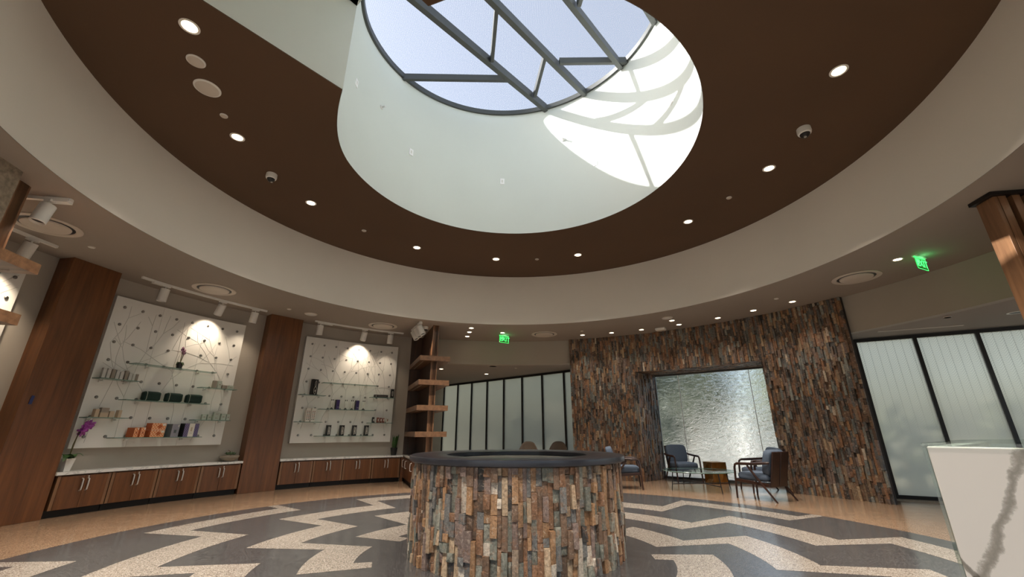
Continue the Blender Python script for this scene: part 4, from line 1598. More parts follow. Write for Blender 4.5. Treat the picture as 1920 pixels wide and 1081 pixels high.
# ------------------------------------------------------------------ shelf towers
def fin(ang, label, cab_label, top_label, x0=-0.345):
    o = polar('shelf_tower', 5.05, ang)
    tag(o, label, 'shelving', 'walnut shelf towers')
    L = R_W - 5.05 - 0.01
    MB().box((0, 0.13 + (L - 0.13) / 2, (Z_S + 0.58) / 2), (0.10, L - 0.13, Z_S - 0.58)).build('core_panel', 'walnut_dk', o)
    MB().box((0, 0.145, (Z_S + 0.58) / 2), (0.145, 0.03, Z_S - 0.58)).build('end_post', 'walnut_lt', o, bevel=0.003)
    MB().box(((x0 + 0.345) / 2, L - 0.012, (Z_S + 0.58) / 2), (0.345 - x0, 0.02, Z_S - 0.58)).build('back_panel', 'walnut_dk', o)
    sl = MB().box((0, 0, (Z_S + 0.58) / 2), (0.018, 0.028, Z_S - 0.582)).mesh('slat', 'walnut_dk')
    for s in (-1, 1):
        for k in range(int((L - 0.2) / 0.056)):
            inst(sl, 'slat', o, (s * 0.058, 0.20 + 0.056 * k, 0))
    bd = MB()
    bd.box(((x0 + 0.345) / 2, L / 2, -0.055), (0.345 - x0, L, 0.11))
    sm = bd.mesh('shelf_board', 'walnut_x')
    for z in (2.75, 2.21, 1.66, 1.11):
        inst(sm, 'shelf_board', o, (0, 0, z))
        led = MB().box((0.25 if x0 > -0.3 else -0.25, L / 2, z - 0.112), (0.012, L * 0.8, 0.004)).build('light_channel', 'trim', o)
    # base cabinet below it
    c = polar('base_cabinet', 5.05, ang)
    tag(c, cab_label, 'cabinet', 'cabinets under the shelf towers')
    MB().box(((x0 + 0.345) / 2, L / 2 + 0.01, 0.3125), (0.305 - x0, L - 0.04, 0.425)).build('body', 'walnut', c)
    MB().box(((x0 + 0.345) / 2, L / 2 + 0.01, 0.05), (0.235 - x0, L - 0.1, 0.10)).build('plinth', 'plinth', c)
    for s in ((-1, 1) if x0 < -0.3 else (1,)):
        n = 3
        dw = (L - 0.3) / n
        for k in range(n):
            d = MB().box((s * 0.335, 0.05 + dw * (k + 0.5), 0.305), (0.02, dw - 0.006, 0.42)).build('door', 'walnut', c, bevel=0.002)
            y = 0.05 + dw * (k + (0.85 if k % 2 else 0.15)) if k < 2 else 0.05 + dw * (k + 0.85)
            x = s * 0.345
            MB().tube([(x, y, 0.475), (x + s * 0.03, y, 0.465), (x + s * 0.034, y, 0.4), (x + s * 0.03, y, 0.325), (x, y, 0.315)], 0.0095, 8).build('pull_handle', 'steel', d, smooth=True)
    if x0 < -0.3:
        MB().box((-0.375, 1.46, 0.267), (0.06, 0.10, 0.53)).build('filler', 'walnut', c)
    t = polar('worktop', 5.05, ang)
    tag(t, top_label, 'worktop', 'quartz worktops')
    MB().box(((x0 + 0.345) / 2, L / 2, 0.555), (0.355 - x0, L, 0.04)).build('slab', 'marble', t, bevel=0.003)


def build_fins():
    fin(-21.3, 'walnut shelf tower with four thick boards between display wall and glass partition', 'walnut cabinet with bow handles below the shelf tower, behind the fountain', 'white quartz top of the cabinet below the shelf tower')
    fin(-102.6, 'walnut shelf tower cut by the left picture edge', 'walnut cabinet below the far left shelf tower', 'white quartz top below the far left shelf tower', -0.19)
    # aggregate pier left of it
    p = MB().box((-0.52, 0.25, Z_S / 2), (0.57, 0.5, Z_S - 0.002))
    p = tag(p.build('aggregate_pier', 'concrete'), 'rough aggregate concrete pier at the upper left picture corner', 'pier')
    p.location = P(5.03, -102.6)
    p.rotation_euler = (0, 0, rad(102.6))
    # slatted tower at right
    o = polar('slatted_tower', 5.10, 99.65)
    tag(o, 'slatted walnut tower at the upper right picture edge', 'tower')
    MB().box((0, 0.72, Z_S - 0.023), (0.27, 1.52, 0.04)).build('top_plate', 'plinth', o)
    MB().box((0, 0.02, Z_S / 2 - 0.02), (0.2, 0.04, Z_S - 0.05)).build('end_post', 'walnut_lt', o, bevel=0.003)
    MB().box((0, 0.76, Z_S / 2 - 0.02), (0.06, 1.4, Z_S - 0.05)).build('core_panel', 'plinth', o)
    sl = MB().box((0, 0, Z_S / 2 - 0.02), (0.07, 0.07, Z_S - 0.05)).mesh('slat', 'walnut_lt')
    for s in (-1, 1):
        for k in range(11):
            inst(sl, 'slat', o, (s * 0.066, 0.08 + 0.125 * k, 0))


# ------------------------------------------------------------------ ceiling fixtures
_dl = {}


def downlight(r, a, z, label, energy, size=0.075, group='downlights', spread=92):
    o = polar('downlight', r, a, z)
    tag(o, label, 'downlight', group)
    if size not in _dl:
        t = MB().lathe([(size * 0.72, -0.001), (size * 0.78, -0.006), (size, -0.004), (size, 0.0)], 28, mi=0).mesh('trim_ring', 'white', True)
        l = MB().lathe([(size * 0.74, -0.002), (0.0, -0.003)], 24).mesh('lens', 'lens')
        _dl[size] = (t, l)
    inst(_dl[size][0], 'trim_ring', o)
    inst(_dl[size][1], 'lens', o)
    spot(o, (0, 0, -0.015), energy, spread, blend=1.0, radius=0.05)


def disc(r, a, z, rad_, label, cat, name, mat='white'):
    o = polar(name, r, a, z)
    tag(o, label, cat)
    MB().lathe([(rad_ * 0.9, -0.012), (rad_, -0.006), (rad_, 0.0)], 32).build('cover', mat, o, smooth=True)
    MB().lathe([(rad_ * 0.86, -0.0135), (rad_ * 0.84, -0.0145), (0, -0.0145)], 32).build('face_plate', 'white' if mat != 'white' else 'trim', o, smooth=True)


def dome_camera(r, a, z, label, s=1.0):
    o = polar('dome_camera', r, a, z)
    o.scale = (s,) * 3
    tag(o, label, 'camera', 'dome cameras')
    MB().lathe([(0.072, 0), (0.075, -0.05), (0.068, -0.075), (0.05, -0.082)], 32).build('housing', 'white', o, smooth=True)
    MB().lathe([(0.054, -0.078)] + [(0.054 * math.cos(t), -0.078 - 0.05 * math.sin(t)) for t in [PI / 2 * i / 8 for i in range(1, 9)]], 32).build('dome', 'cartonblack', o, smooth=True)
    MB().lathe([(0.014, -0.11), (0.014, -0.132), (0, -0.133)], 14, (0.012, -0.012, 0)).build('lens', 'steel', o, smooth=True)


def diffuser(a, label):
    o = polar('air_diffuser', 5.80, a, Z_S - 0.002)
    tag(o, label, 'air vent', 'round air diffusers')
    MB().lathe([(0.33, 0.0), (0.33, -0.008), (0.31, -0.016), (0.265, -0.010), (0.255, 0.0)], 48).build('outer_ring', 'trim', o, smooth=True)
    MB().lathe([(0.268, -0.003), (0.20, -0.002)], 48).build('gap', 'black', o)
    MB().lathe([(0.225, -0.006), (0.22, -0.022), (0.20, -0.026), (0, -0.026)], 48).build('plaque', 'trim', o, smooth=True)


_head = None


def spot_head(r, a, z, tilt, label, energy, turn=0.0, size=96):
    """cylinder spot on a stem below its track; leans towards the wall (local +y)"""
    o = polar('spot_head', r, a, z, turn)
    tag(o, label, 'spotlight', 'white cylinder spotlights')
    MB().box((0, 0, -0.012), (0.05, 0.13, 0.024), PI / 2).build('adapter', 'white', o)
    MB().tube([(0, 0, -0.02), (0, 0, -0.07)], 0.011, 10).build('stem', 'white', o)
    R = Matrix.Rotation(tilt, 3, 'X')
    m = MB()
    m.lathe([(0.0, 0.02), (0.066, 0.02), (0.068, 0.015), (0.068, -0.195), (0.062, -0.2), (0.058, -0.185), (0.058, -0.16)], 32)
    for i, v in enumerate(m.v):
        m.v[i] = tuple(R @ Vector(v) + Vector((0, 0, -0.075)))
    m.build('can', 'white', o, smooth=True)
    b = MB().lathe([(0.058, -0.175), (0.042, -0.172), (0.04, -0.165)], 28)
    for i, v in enumerate(b.v):
        b.v[i] = tuple(R @ Vector(v) + Vector((0, 0, -0.075)))
    b.build('baffle', 'black', o, smooth=True)
    e = MB().lathe([(0.041, -0.166), (0, -0.166)], 24)
    for i, v in enumerate(e.v):
        e.v[i] = tuple(R @ Vector(v) + Vector((0, 0, -0.075)))
    e.build('lens', 'lens', o)
    if energy:
        aim = R @ Vector((0, 0, -1))
        spot(o, R @ Vector((0, 0, -0.205)) + Vector((0, 0, -0.075)), energy, size, aim, color=(1.0, 0.82, 0.62), blend=0.9, radius=0.03)


def track_arc(a0, a1, label):
    am = (a0 + a1) / 2
    o = polar('light_track', 6.3, am, Z_S)
    tag(o, label, 'light track', 'white light tracks')
    MB().arc(6.28, 6.32, a0 - am, a1 - am, -0.034, 0, 16, (0, -6.3)).build('rail', 'white', o)
    d = rad(a0 - am + 2.6)
    MB().box((6.3 * math.sin(d), 6.3 * math.cos(d) - 6.3, -0.03), (0.22, 0.07, 0.05), -d).build('feed_box', 'white', o)


def exit_sign(r, a, z, rz, label, arrow):
    o = empty('exit_sign', P(r, a, z), rz)
    tag(o, label, 'exit sign', 'green exit signs')
    MB().box((0, 0, -0.012), (0.26, 0.07, 0.024)).build('canopy', 'white', o)
    MB().box((0, 0, -0.115), (0.30, 0.008, 0.18)).build('lit_plate', 'greenplate', o)
    MB().box((0, 0, -0.024), (0.30, 0.02, 0.01)).build('light_bar', 'green', o)
    cu = bpy.data.curves.new('lettering', 'FONT')
    cu.body = 'EXIT'
    cu.size = 0.155
    cu.extrude = 0.002
    cu.align_x = 'CENTER'
    cu.align_y = 'CENTER'
    tmp = bpy.data.objects.new('tmp', cu)
    COL.objects.link(tmp)
    bpy.context.view_layer.update()
    me = bpy.data.meshes.new_from_object(tmp.evaluated_get(bpy.context.evaluated_depsgraph_get()))
    bpy.data.objects.remove(tmp)
    me.materials.clear()
    me.materials.append(MT['green'])
    t = inst(me, 'lettering', o, (0.02, -0.006, -0.115), (rad(90), 0, 0))
    b = MB()
    for s, t0 in ((0.085, 0), (-0.085, 1)):
        b.box((0, -0.005, -0.115 + s), (0.29, 0.003, 0.006))
    b.box((-0.145, -0.005, -0.115), (0.006, 0.003, 0.17)).box((0.145, -0.005, -0.115), (0.006, 0.003, 0.17))
    b.build('border', 'green', o)
    x = -0.128
    ar = MB().add([(x - 0.010, -0.006, -0.115), (x + 0.012, -0.006, -0.095), (x + 0.012, -0.006, -0.135)], [(0, 1, 2)])
    ar.build('arrow', 'green', o)
    d = bpy.data.lights.new('lamp', 'POINT')
    d.energy = 0.3
    d.color = (0.2, 1.0, 0.35)
    d.shadow_soft_size = 0.05
    q = bpy.data.objects.new('lamp', d)
    COL.objects.link(q)
    q.parent = o
    q.location = (0, -0.06, -0.07)


E_BROWN, E_SOF = 300, 20


def build_fixtures():
    ring = [-121.5, -95.7, -69.8, -34.1, -6.8, 21.5, 58.5, 85.2, 112.6]
    for i, a in enumerate(ring):
        downlight(3.65, a, Z_B, ORD[i] + ' lit downlight from the left in the brown ceiling ring', E_BROWN, 0.085, 'downlights in the brown ceiling ring')
    for a, w in ((140, 'right behind'), (166, 'just right above'), (-168, 'just left above'), (-148, 'left behind')):
        downlight(3.65, a, Z_B, 'downlight in the brown ceiling ring outside the picture, ' + w + ' the viewer', E_BROWN, 0.085, 'downlights in the brown ceiling ring')
    disc(3.66, -114.6, Z_B, 0.085, 'medium white disc in the brown ceiling beside the upper left downlight', 'ceiling cover', 'ceiling_disc')
    disc(3.65, -108.7, Z_B, 0.13, 'large round white speaker in the brown ceiling', 'speaker', 'ceiling_speaker')
    disc(3.63, -101.9, Z_B, 0.042, 'small white sprinkler cover below the large ceiling speaker', 'sprinkler cover', 'sprinkler_cover')
    disc(3.66, -51.9, Z_B, 0.042, 'small white sprinkler cover in the brown ceiling above the left display wall', 'sprinkler cover', 'sprinkler_cover')
    disc(3.66, 7.4, Z_B, 0.042, 'small white sprinkler cover between two downlights above the fountain', 'sprinkler cover', 'sprinkler_cover')
    disc(3.62, 72.4, Z_B, 0.042, 'small white sprinkler cover in the right part of the brown ceiling', 'sprinkler cover', 'sprinkler_cover')
    dome_camera(3.66, -82.9, Z_B, 'white dome camera on the left side of the brown ceiling', 1.0)
    dome_camera(3.62, 98.3, Z_B, 'white dome camera on the right side of the brown ceiling', 1.05)
    dome_camera(5.41, -23.6, Z_S, 'white dome camera on the lower ceiling beside the shelf tower', 0.9)
    diffuser(-67.9, 'round air diffuser above the left display panel')
    diffuser(-33.1, 'round air diffuser above the right display panel')
    diffuser(7.5, 'round air diffuser right of the middle exit sign')
    diffuser(74.1, 'round air diffuser in the lower ceiling left of the right exit sign')
    diffuser(-92.3, 'round air diffuser at the far left behind a spotlight')
    sof = [(6.15, -11.9, 'rearmost of three lit downlights in a row by the shelf tower'), (5.64, -11.9, 'middle one of three lit downlights in a row by the shelf tower'), (5.20, -11.9, 'front one of three lit downlights in a row by the shelf tower'), (5.61, -3.3, 'lit downlight right above the middle exit sign'),
           (6.12, 16.8, 'lit downlight at the left end of the stone wall'), (6.12, 23.8, 'second lit downlight from the left along the stone wall'), (6.12, 30.8, 'third lit downlight from the left along the stone wall'), (6.12, 39.2, 'fourth lit downlight from the left along the stone wall'), (5.64, 39.2, 'lit downlight between a round cover and the stone wall downlights'), (6.12, 47.4, 'fifth lit downlight from the left along the stone wall'), (6.10, 54.5, 'sixth lit downlight from the left along the stone wall'), (6.13, 61.5, 'seventh lit downlight, at the right end of the stone wall'), (5.66, 81.5, 'lit downlight beside the right exit sign')]
    for r, a, t in sof:
        downlight(r, a, Z_S, t, E_SOF, 0.07, 'downlights in the lower ceiling')
    for a, w in ((105, 'right of'), (118, 'right behind'), (-125, 'left of'), (-140, 'left behind')):
        downlight(5.65, a, Z_S, 'downlight in the lower ceiling outside the picture, ' + w + ' the viewer', E_SOF, 0.07, 'downlights in the lower ceiling')
    disc(5.86, -86.1, Z_S, 0.042, 'small white sprinkler cover above the left walnut pier', 'sprinkler cover', 'sprinkler_cover', 'trim')
    disc(5.80, -53.8, Z_S, 0.042, 'small white sprinkler cover above the middle walnut pier', 'sprinkler cover', 'sprinkler_cover', 'trim')
    disc(5.84, -49.1, Z_S, 0.13, 'round white speaker in the lower ceiling right of the middle walnut pier', 'speaker', 'ceiling_speaker', 'trim')
    disc(5.34, 39.2, Z_S, 0.12, 'round white speaker in the lower ceiling above the stone wall niche', 'speaker', 'ceiling_speaker', 'trim')
    disc(5.64, 17.3, Z_S, 0.04, 'small white sprinkler cover near the left end of the stone wall', 'sprinkler cover', 'sprinkler_cover', 'trim')
    disc(5.65, 61.2, Z_S, 0.04, 'small white sprinkler cover near the right end of the stone wall', 'sprinkler cover', 'sprinkler_cover', 'trim')
    o = polar('smoke_detector', 6.2, 34.9, Z_S)
    tag(o, 'white box shaped detector on the lower ceiling above the niche', 'detector')
    MB().box((0, 0, -0.03), (0.24, 0.16, 0.06)).build('housing', 'white', o, bevel=0.02)
    MB().box((0, 0, -0.064), (0.16, 0.1, 0.01)).build('grille', 'trim', o, bevel=0.004)
    # passage ceilings
    for x, y, t, e in ((-2.09, 12.31, 'lit downlight in the low passage ceiling beside the shelf tower', 40), (-0.82, 13.43, 'lit downlight in the low passage ceiling above the frosted panes', 40)):
        o = empty('downlight', (x, y, 2.86))
        tag(o, t, 'downlight', 'passage downlights')
        MB().lathe([(0.055, -0.001), (0.06, -0.006), (0.075, -0.004), (0.075, 0)], 24).build('trim_ring', 'white', o, smooth=True)
        MB().lathe([(0.056, -0.002), (0, -0.003)], 24).build('lens', 'lens', o)
        spot(o, (0, 0, -0.02), e, 100, blend=0.6)
    for x, y, z, r, t in ((-0.54, 11.72, 2.86, 0.12, 'round white cover in the low passage ceiling'), (0.11, 12.13, 2.86, 0.04, 'small round cover in the low passage ceiling'), (6.93, 6.36, 2.83, 0.05, 'small round cover in the low ceiling by the leaf patterned glass')):
        o = empty('ceiling_disc', (x, y, z))
        tag(o, t, 'ceiling cover')
        MB().lathe([(r * 0.9, -0.01), (r, -0.005), (r, 0)], 24).build('cover', 'trim', o, smooth=True)
        MB().lathe([(r * 0.85, -0.012), (0, -0.012)], 24).build('face_plate', 'white', o)
    o = empty('downlight', (7.73, 6.11, 2.83))
    tag(o, 'unlit recessed downlight in the low ceiling at the right picture edge', 'downlight')
    MB().lathe([(0.07, 0.0), (0.078, -0.006), (0.10, -0.004), (0.10, 0)], 28).build('trim_ring', 'white', o, smooth=True)
    MB().lathe([(0.07, -0.002), (0.03, -0.001), (0, -0.001)], 24).build('baffle', 'black', o)
    sl = MB().bar((6.66, 7.37, 2.824), (7.72, 6.88, 2.824), 0.05, 0.01)
    tag(sl.build('linear_diffuser', 'trim'), 'long narrow slot diffuser in the low ceiling above the leaf patterned glass', 'air vent')
    exit_sign(5.88, -2.8, Z_S, rad(38), 'green EXIT sign hanging near the middle of the lower ceiling', True)
    exit_sign(5.86, 82.8, Z_S, rad(25), 'green EXIT sign hanging at the right side of the lower ceiling', True)
    # tracks and heads
    track_arc(-75.9, -55.7, 'white light track above the left display panel')
    track_arc(-46.3, -27.0, 'white light track above the right display panel')
    track_arc(-101, -86.6, 'white light track at the far left above the cut display panel')
    for ang, r0, r1, t in ((-26.0, 4.95, 5.85, 'short radial light track beside the shelf tower'), (-99.6, 4.95, 5.9, 'short radial light track at the far left by the aggregate pier')):
        o = polar('light_track', r0, ang, Z_S)
        tag(o, t, 'light track', 'white light tracks')
        MB().box((0, (r1 - r0) / 2, -0.017), (0.04, r1 - r0, 0.034)).build('rail', 'white', o)
        MB().box((0, 0.12, -0.03), (0.07, 0.22, 0.05)).build('feed_box', 'white', o)
    for i, (a, e, tl) in enumerate(((-72.4, 0, 0.1), (-63.4, 15, 0.5), (-57.7, 6, 0.2))):
        spot_head(6.3, a, Z_S - 0.037, tl, ORD[i] + ' white cylinder spotlight from the left above the left display panel', e)
    for i, (a, e, tl) in enumerate(((-45.1, 0, 0.1), (-35.7, 15, 0.5), (-29.9, 5, 0.15))):
        spot_head(6.3, a, Z_S - 0.037, tl, ORD[i] + ' white cylinder spotlight from the left above the right display panel', e)
    for i, r in enumerate((5.05, 5.35, 5.65)):
        spot_head(r, -26.0, Z_S - 0.037, 0.5, ['front', 'middle', 'rear'][i] + ' spotlight of the slanted cluster beside the shelf tower', 25 if i == 1 else 0, turn=PI / 2 * 0 - 2.2)
    spot_head(5.15, -99.6, Z_S - 0.037, 0.15, 'large near spotlight hanging at the far left by the aggregate pier', 25, turn=1.1)
    spot_head(6.3, -89.2, Z_S - 0.037, 0.25, 'spotlight above the far left display panel, behind a shelf board', 30)
    # plates and sensors in the drum
    for (x, y, z), t in (((-2.31, 4.79, 5.99), 'highest white plate at the left edge of the skylight drum'), ((-1.82, 6.23, 5.86), 'white plate on the left of the skylight drum'), ((-0.196, 7.14, 5.85), 'white plate low in the middle of the skylight drum'), ((1.578, 6.6, 5.90), 'white plate at the edge of the sunlit part of the drum'), ((2.414, 4.97, 5.84), 'white plate in the striped sunlight of the drum')):
        a = math.atan2(x - DX, y - DY)
        o = empty('wall_plate', (x, y, z), -a)
        tag(o, t, 'wall plate', 'white plates in the drum')
        MB().box((0, -0.006, 0), (0.085, 0.014, 0.13)).build('plate', 'plate', o, bevel=0.004)
        MB().box((0, -0.013, 0), (0.03, 0.003, 0.06)).build('insert', 'white', o, bevel=0.001)
    for (x, y, z), t in (((-2.187, 5.55, 6.24), 'small sprinkler head on the left of the skylight drum'), ((1.045, 6.93, 6.70), 'small sprinkler head in the sunlight of the drum')):
        a = math.atan2(x - DX, y - DY)
        o = empty('wall_sprinkler', (x, y, z), -a)
        tag(o, t, 'sprinkler', 'sprinklers in the drum')
        e = MB().lathe([(0.04, 0), (0.035, 0.01), (0.012, 0.014), (0.01, 0.06)], 20)
        e.v = [(v[0], -v[2], v[1]) for v in e.v]
        e.build('escutcheon', 'steel', o, smooth=True)
        MB().box((0, -0.065, 0), (0.04, 0.004, 0.03)).build('deflector', 'steel', o)


# ------------------------------------------------------------------ furniture
def armchair(loc, face, label):
    """lounge chair with walnut frame; local +y is the way it faces"""
    o = empty('lounge_chair', (*loc, 0), math.atan2(-face[0], face[1]))
    tag(o, label, 'armchair', 'blue lounge chairs')
    W = 0.29
    for s in (-1, 1):
        x = s * W
        MB().tube([(x, 0.345, 0), (x, 0.325, 0.3), (x, 0.31, 0.50), (x, 0.295, 0.548)], [0.015, 0.018, 0.019, 0.018], 10).build('leg', 'chairwood', o, smooth=True)
        MB().tube([(x * 1.02, 0.06, 0.545), (x * 1.0, -0.08, 0.35), (x * 0.97, -0.36, 0)], [0.017, 0.02, 0.013], 10).build('leg', 'chairwood', o, smooth=True)
        a = MB()
        pts = [(x, 0.30, 0.545), (x, 0.26, 0.566), (x * 1.03, 0.1, 0.572), (x * 1.06, -0.1, 0.580), (x * 0.98, -0.27, 0.60), (x * 0.86, -0.315, 0.605)]
        a.tube(pts, [0.017, 0.022, 0.024, 0.024, 0.02, 0.016], 10)
        a.build('armrest', 'chairwood', o, smooth=True)
    fr = MB()
    for s in (-1, 1):
        fr.bar((s * (W - 0.01), 0.325, 0.30), (s * (W - 0.03), -0.26, 0.25), 0.028, 0.05)
    fr.bar((-W, 0.32, 0.30), (W, 0.32, 0.30), 0.03, 0.05)
    fr.bar((-W + 0.03, -0.25, 0.25), (W - 0.03, -0.25, 0.25), 0.03, 0.05)
    fr.build('seat_frame', 'chairwood', o, bevel=0.006)
    R = Matrix.Rotation(rad(14), 3, 'X')
    bk = MB()
    for s in (-1, 1):
        bk.box((s * 0.122, -0.325, 0.50), (0.225, 0.022, 0.58), mat=R)
    bk.build('back_panel', 'chairwood', o, bevel=0.01)
    MB().pillow((0, 0.035, 0.365), (0.52, 0.56, 0.15), 9, 28, 16, ez=0.4).build('seat_cushion', 'blue', o, smooth=True)
    MB().pillow((0, -0.245, 0.60), (0.50, 0.15, 0.42), 5, 28, 18, mat=R, ez=0.32).build('back_cushion', 'blue', o, smooth=True)


def shell_chair(loc, rz, label):
    o = empty('shell_chair', (*loc, 0), rz)
    tag(o, label, 'chair', 'taupe shell chairs')
    m = MB()
    vs, fs = [], []
    nu, nv = 14, 8
    for j in range(nv + 1):
        t = j / nv
        z = 0.50 + 0.36 * t
        for i in range(nu + 1):
            a = -1.15 + 2.3 * i / nu
            r = 0.235 + 0.015 * t
            edge = 1 - (abs(a) / 1.15) ** 3 * (0.25 + 0.3 * t) * t
            zz = 0.48 + (z - 0.48) * edge
            vs.append((r * math.sin(a), -r * math.cos(a) - 0.05 * t, zz))
    for j in range(nv):
        for i in range(nu):
            k = j * (nu + 1) + i
            fs.append((k, k + 1, k + nu + 2, k + nu + 1))
    b = m.add(vs, fs).build('back_shell', 'taupe', o, smooth=True)
    md = b.modifiers.new('thickness', 'SOLIDIFY')
    md.thickness = 0.02
    MB().pillow((0, 0.0, 0.46), (0.46, 0.46, 0.09), 4).build('seat', 'taupe', o, smooth=True)
    for sx in (-1, 1):
        for sy in (-1, 1):
            MB().tube([(sx * 0.12, sy * 0.12, 0.43), (sx * 0.21, sy * 0.21, 0)], [0.016, 0.01], 8).build('leg', 'chairwood', o, smooth=True)


def build_furniture():
    armchair((4.42, 7.97), (-0.47, 0.88), 'blue cushioned lounge chair seen from behind, nearest the right stone wall')
    armchair((4.98, 8.95), (-0.90, 0.10), 'blue cushioned lounge chair behind the nearest one, in front of the water window')
    armchair((4.03, 10.62), (0.06, -1.0), 'blue cushioned lounge chair facing the viewer at the left of the water window')
    armchair((2.36, 9.52), (0.98, -0.2), 'blue cushioned lounge chair partly hidden behind the fountain')
    # table
    tx, ty, tz = 3.84, 9.26, 0.36
    o = empty('coffee_table', (tx, ty, 0), 0)
    tag(o, 'oval glass coffee table with thin black legs among the lounge chairs', 'table')
    g = MB().lathe([(0.0, tz - 0.012), (0.70, tz - 0.012), (0.705, tz - 0.006), (0.70, tz), (0.0, tz)], 64)
    g.v = [(v[0], v[1] * 0.92, v[2]) for v in g.v]
    gt = g.build('glass_top', ['clear', 'glassedge'], o, smooth=True)
    for p in gt.data.polygons:
        if abs(p.normal.z) < 0.7:
            p.material_index = 1
    hoop = MB().tube([(0.62 * math.cos(t), 0.56 * math.sin(t), tz - 0.02) for t in [2 * PI * i / 40 for i in range(41)]], 0.008, 6, cap=False)
    hoop.build('hoop', 'black', o, smooth=True)
    legs = [(3.20, 9.11), (3.95, 8.57), (3.79, 10.03), (4.44, 9.25)]
    for x, y in legs:
        dx, dy = x - tx, y - ty
        k = 0.92
        MB().tube([(dx * k, dy * k, tz - 0.02), (dx, dy, 0)], [0.011, 0.008], 8).build('leg', 'black', o, smooth=True)
    q = [Vector((x - tx, y - ty, 0.12)) * 1.0 for x, y in legs]
    for a, b in ((0, 3), (1, 2)):
        MB().tube([(q[a].x * 0.97, q[a].y * 0.97, 0.12), (q[b].x * 0.97, q[b].y * 0.97, 0.12)], 0.008, 8).build('stretcher', 'black', o, smooth=True)
    # bronze block
    o = empty('side_table', (4.68, 10.36, 0), rad(8))
    tag(o, 'faceted bronze block side table in front of the water window', 'side table')
    rng = random.Random(2)
    b = MB()
    w, h = 0.175, 0.44
    cor = [(-w, -w), (w, -w), (w, w), (-w, w)]
    for i in range(4):
        (x0, y0), (x1, y1) = cor[i], cor[(i + 1) % 4]
        nx, ny = (y1 - y0), -(x1 - x0)
        l = math.hypot(nx, ny)
        nx, ny = nx / l, ny / l
        grid = []
        for jz in range(5):
            row = []
            for ju in range(4):
                u = ju / 3
                dd = 0 if jz in (0, 4) or ju in (0, 3) else rng.uniform(-0.03, 0.02)
                ou = 0 if ju in (0, 3) else rng.uniform(-0.08, 0.08)
                row.append((x0 + (x1 - x0) * (u + ou) + nx * dd, y0 + (y1 - y0) * (u + ou) + ny * dd, h * jz / 4 + (0 if jz in (0, 4) else rng.uniform(-0.03, 0.03))))
            grid.append(row)
        vs = [p for r in grid for p in r]
        fs = []
        for jz in range(4):
            for ju in range(3):
                k = jz * 4 + ju
                fs += [(k, k + 1, k + 5), (k, k + 5, k + 4)]
        b.add(vs, fs)
    b.build('body', 'gold', o)
    MB().box((0, 0, h + 0.004), (2 * w, 2 * w, 0.008)).build('top', 'gold', o)
    shell_chair((0.42, 11.55), rad(175), 'left of two taupe chair backs showing above the fountain rim')
    shell_chair((1.22, 11.75), rad(170), 'right of two taupe chair backs showing above the fountain rim')


def build_desk():
    A = Vector((1.04, 1.11))
    e = Vector((0.62, -0.785)).normalized()
    o = empty('reception_desk', (A.x, A.y, 0), math.atan2(e.y, e.x))
    tag(o, 'white veined stone reception desk with a glass top at the right picture edge', 'desk')
    L, D, Hh = 2.4, 0.9, 1.066
    MB().box((L / 2, 0.02, Hh / 2), (L, 0.04, Hh)).build('front_slab', 'desk', o, bevel=0.003)
    MB().box((0.02, D / 2 + 0.02, Hh / 2), (0.04, D - 0.04, Hh)).build('end_slab', 'desk', o)
    MB().box((L - 0.02, D / 2 + 0.02, Hh / 2), (0.04, D - 0.04, Hh)).build('end_slab', 'desk', o)
    MB().box((L / 2, D / 2 + 0.05, Hh - 0.3), (L - 0.09, D - 0.1, 0.04)).build('work_surface', 'marble', o)
    pts = []
    R = 0.5
    x0, x1, y0, y1 = -0.008, L, -0.005, 1.15
    pts += [(x0, y0), (x1, y0), (x1, y1)]
    pts += [(x0 + R - R * math.sin(t), y1 - R + R * math.cos(t)) for t in [PI / 2 * i / 10 for i in range(11)]]
    MB().prism(pts, Hh + 0.0005, Hh + 0.0085).build('glass_top', 'clear', o)
    MB().box((-0.004, D / 2, Hh / 2), (0.006, D, Hh - 0.004)).build('glass_end', 'clear', o)


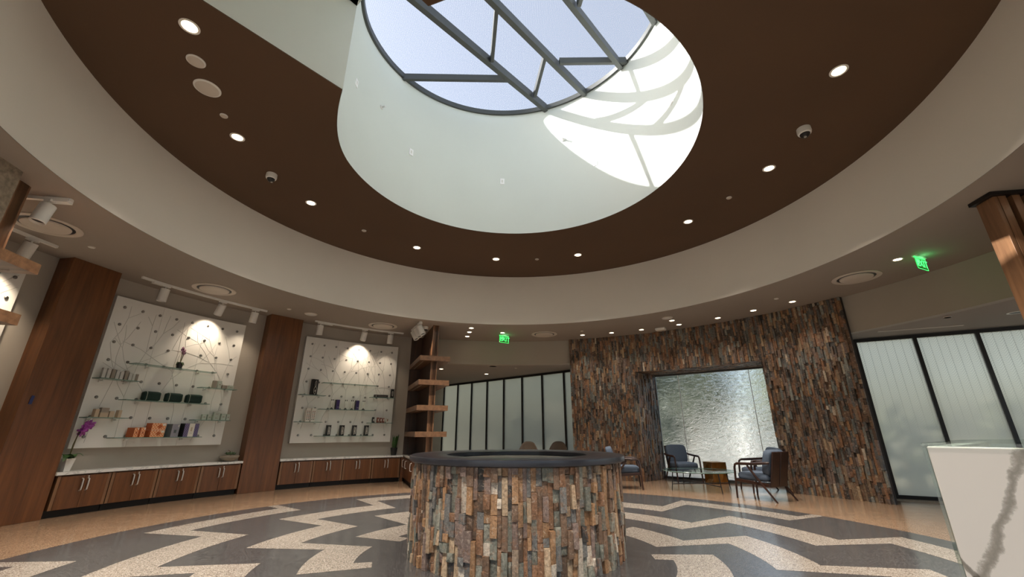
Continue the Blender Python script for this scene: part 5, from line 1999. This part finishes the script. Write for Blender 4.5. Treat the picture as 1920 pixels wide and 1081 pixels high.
# ------------------------------------------------------------------ outside
def build_outside():
    rng = random.Random(14)

    def bush(x, y, w, h, label, tree=False):
        o = empty('garden_tree' if tree else 'garden_shrub', (x, y, -0.15))
        tag(o, label, 'tree' if tree else 'shrub', 'plants outside the glass')
        m = MB()
        for k in range(130 if tree else 90):
            th, ph = rng.uniform(0, 6.28), rng.uniform(-1, 1)
            rr = rng.uniform(0.4, 1.0)
            c = Vector((w / 2 * rr * math.cos(th) * math.sqrt(1 - ph * ph), w / 2 * rr * math.sin(th) * math.sqrt(1 - ph * ph), (h * 0.62 if tree else h / 2) + (h * 0.36 if tree else h / 2) * rr * ph))
            R = Matrix.Rotation(rng.uniform(0, 6), 3, 'Z') @ Matrix.Rotation(rng.uniform(0, 3), 3, 'X')
            s = rng.uniform(0.25, 0.5) * (1.2 if tree else 0.8) * w / 2.4
            m.pillow(c, (s, s * 1.6, s * 0.5), 2.2, 7, 4, R)
        m.build('foliage', 'hedge', o)
        MB().tube([(0, 0, 0), (0.05, 0, h * 0.5)], [0.12 if tree else 0.06, 0.05], 8).build('trunk', 'bark', o)
    spots = [(5.2, 16.2, 2.4, 2.4, False, 'rounded garden shrub seen blurred through the left part of the water window'), (6.0, 21.5, 4.0, 6.0, True, 'tall garden tree blurred behind the upper left of the water window'), (10.5, 25.5, 5.0, 7.0, True, 'large garden tree blurred behind the middle of the water window'), (14.2, 21.0, 4.0, 6.0, True, 'garden tree blurred behind the upper right of the water window'),
             (9.3, 10.6, 2.0, 1.9, False, 'rounded shrub blurred behind the first leaf patterned pane'), (11.8, 9.8, 2.2, 2.0, False, 'rounded shrub blurred behind the middle leaf patterned pane'), (14.0, 7.6, 2.4, 1.9, False, 'rounded shrub blurred behind the rightmost leaf patterned pane'),
             (2.6, 15.6, 1.8, 2.3, False, 'shrub blurred behind the last frosted pane beside the stone wall'), (0.4, 19.2, 2.6, 2.2, False, 'shrub blurred behind the middle frosted panes')]
    gw = empty('glare_wall', (10.3, 19.6, -0.15), rad(62))  # added white block, catches the sun to give the water window its glare
    tag(gw, 'added white wall block that makes the bright glare behind the water window', 'glare wall')
    MB().box((0, 0, 0.85), (3.6, 0.25, 1.7)).build('wall_block', 'white', gw)
    MB().box((0, 0, 1.73), (3.7, 0.33, 0.06)).build('coping', 'trim', gw)
    for x, y, w, h, tr, t in spots:
        bush(x, y, w, h, t, tr)


build_floor()
build_ceiling()
build_skylight()
build_walls()
build_partitions()
stone_variants(_var, SLATE_COLS, 3)
stone_variants(_var_wall, WALL_COLS, 4)
build_stone_wall()
build_fountain()
build_bays()
build_fins()
build_furniture()
build_desk()
build_plants()
build_fixtures()
build_outside()
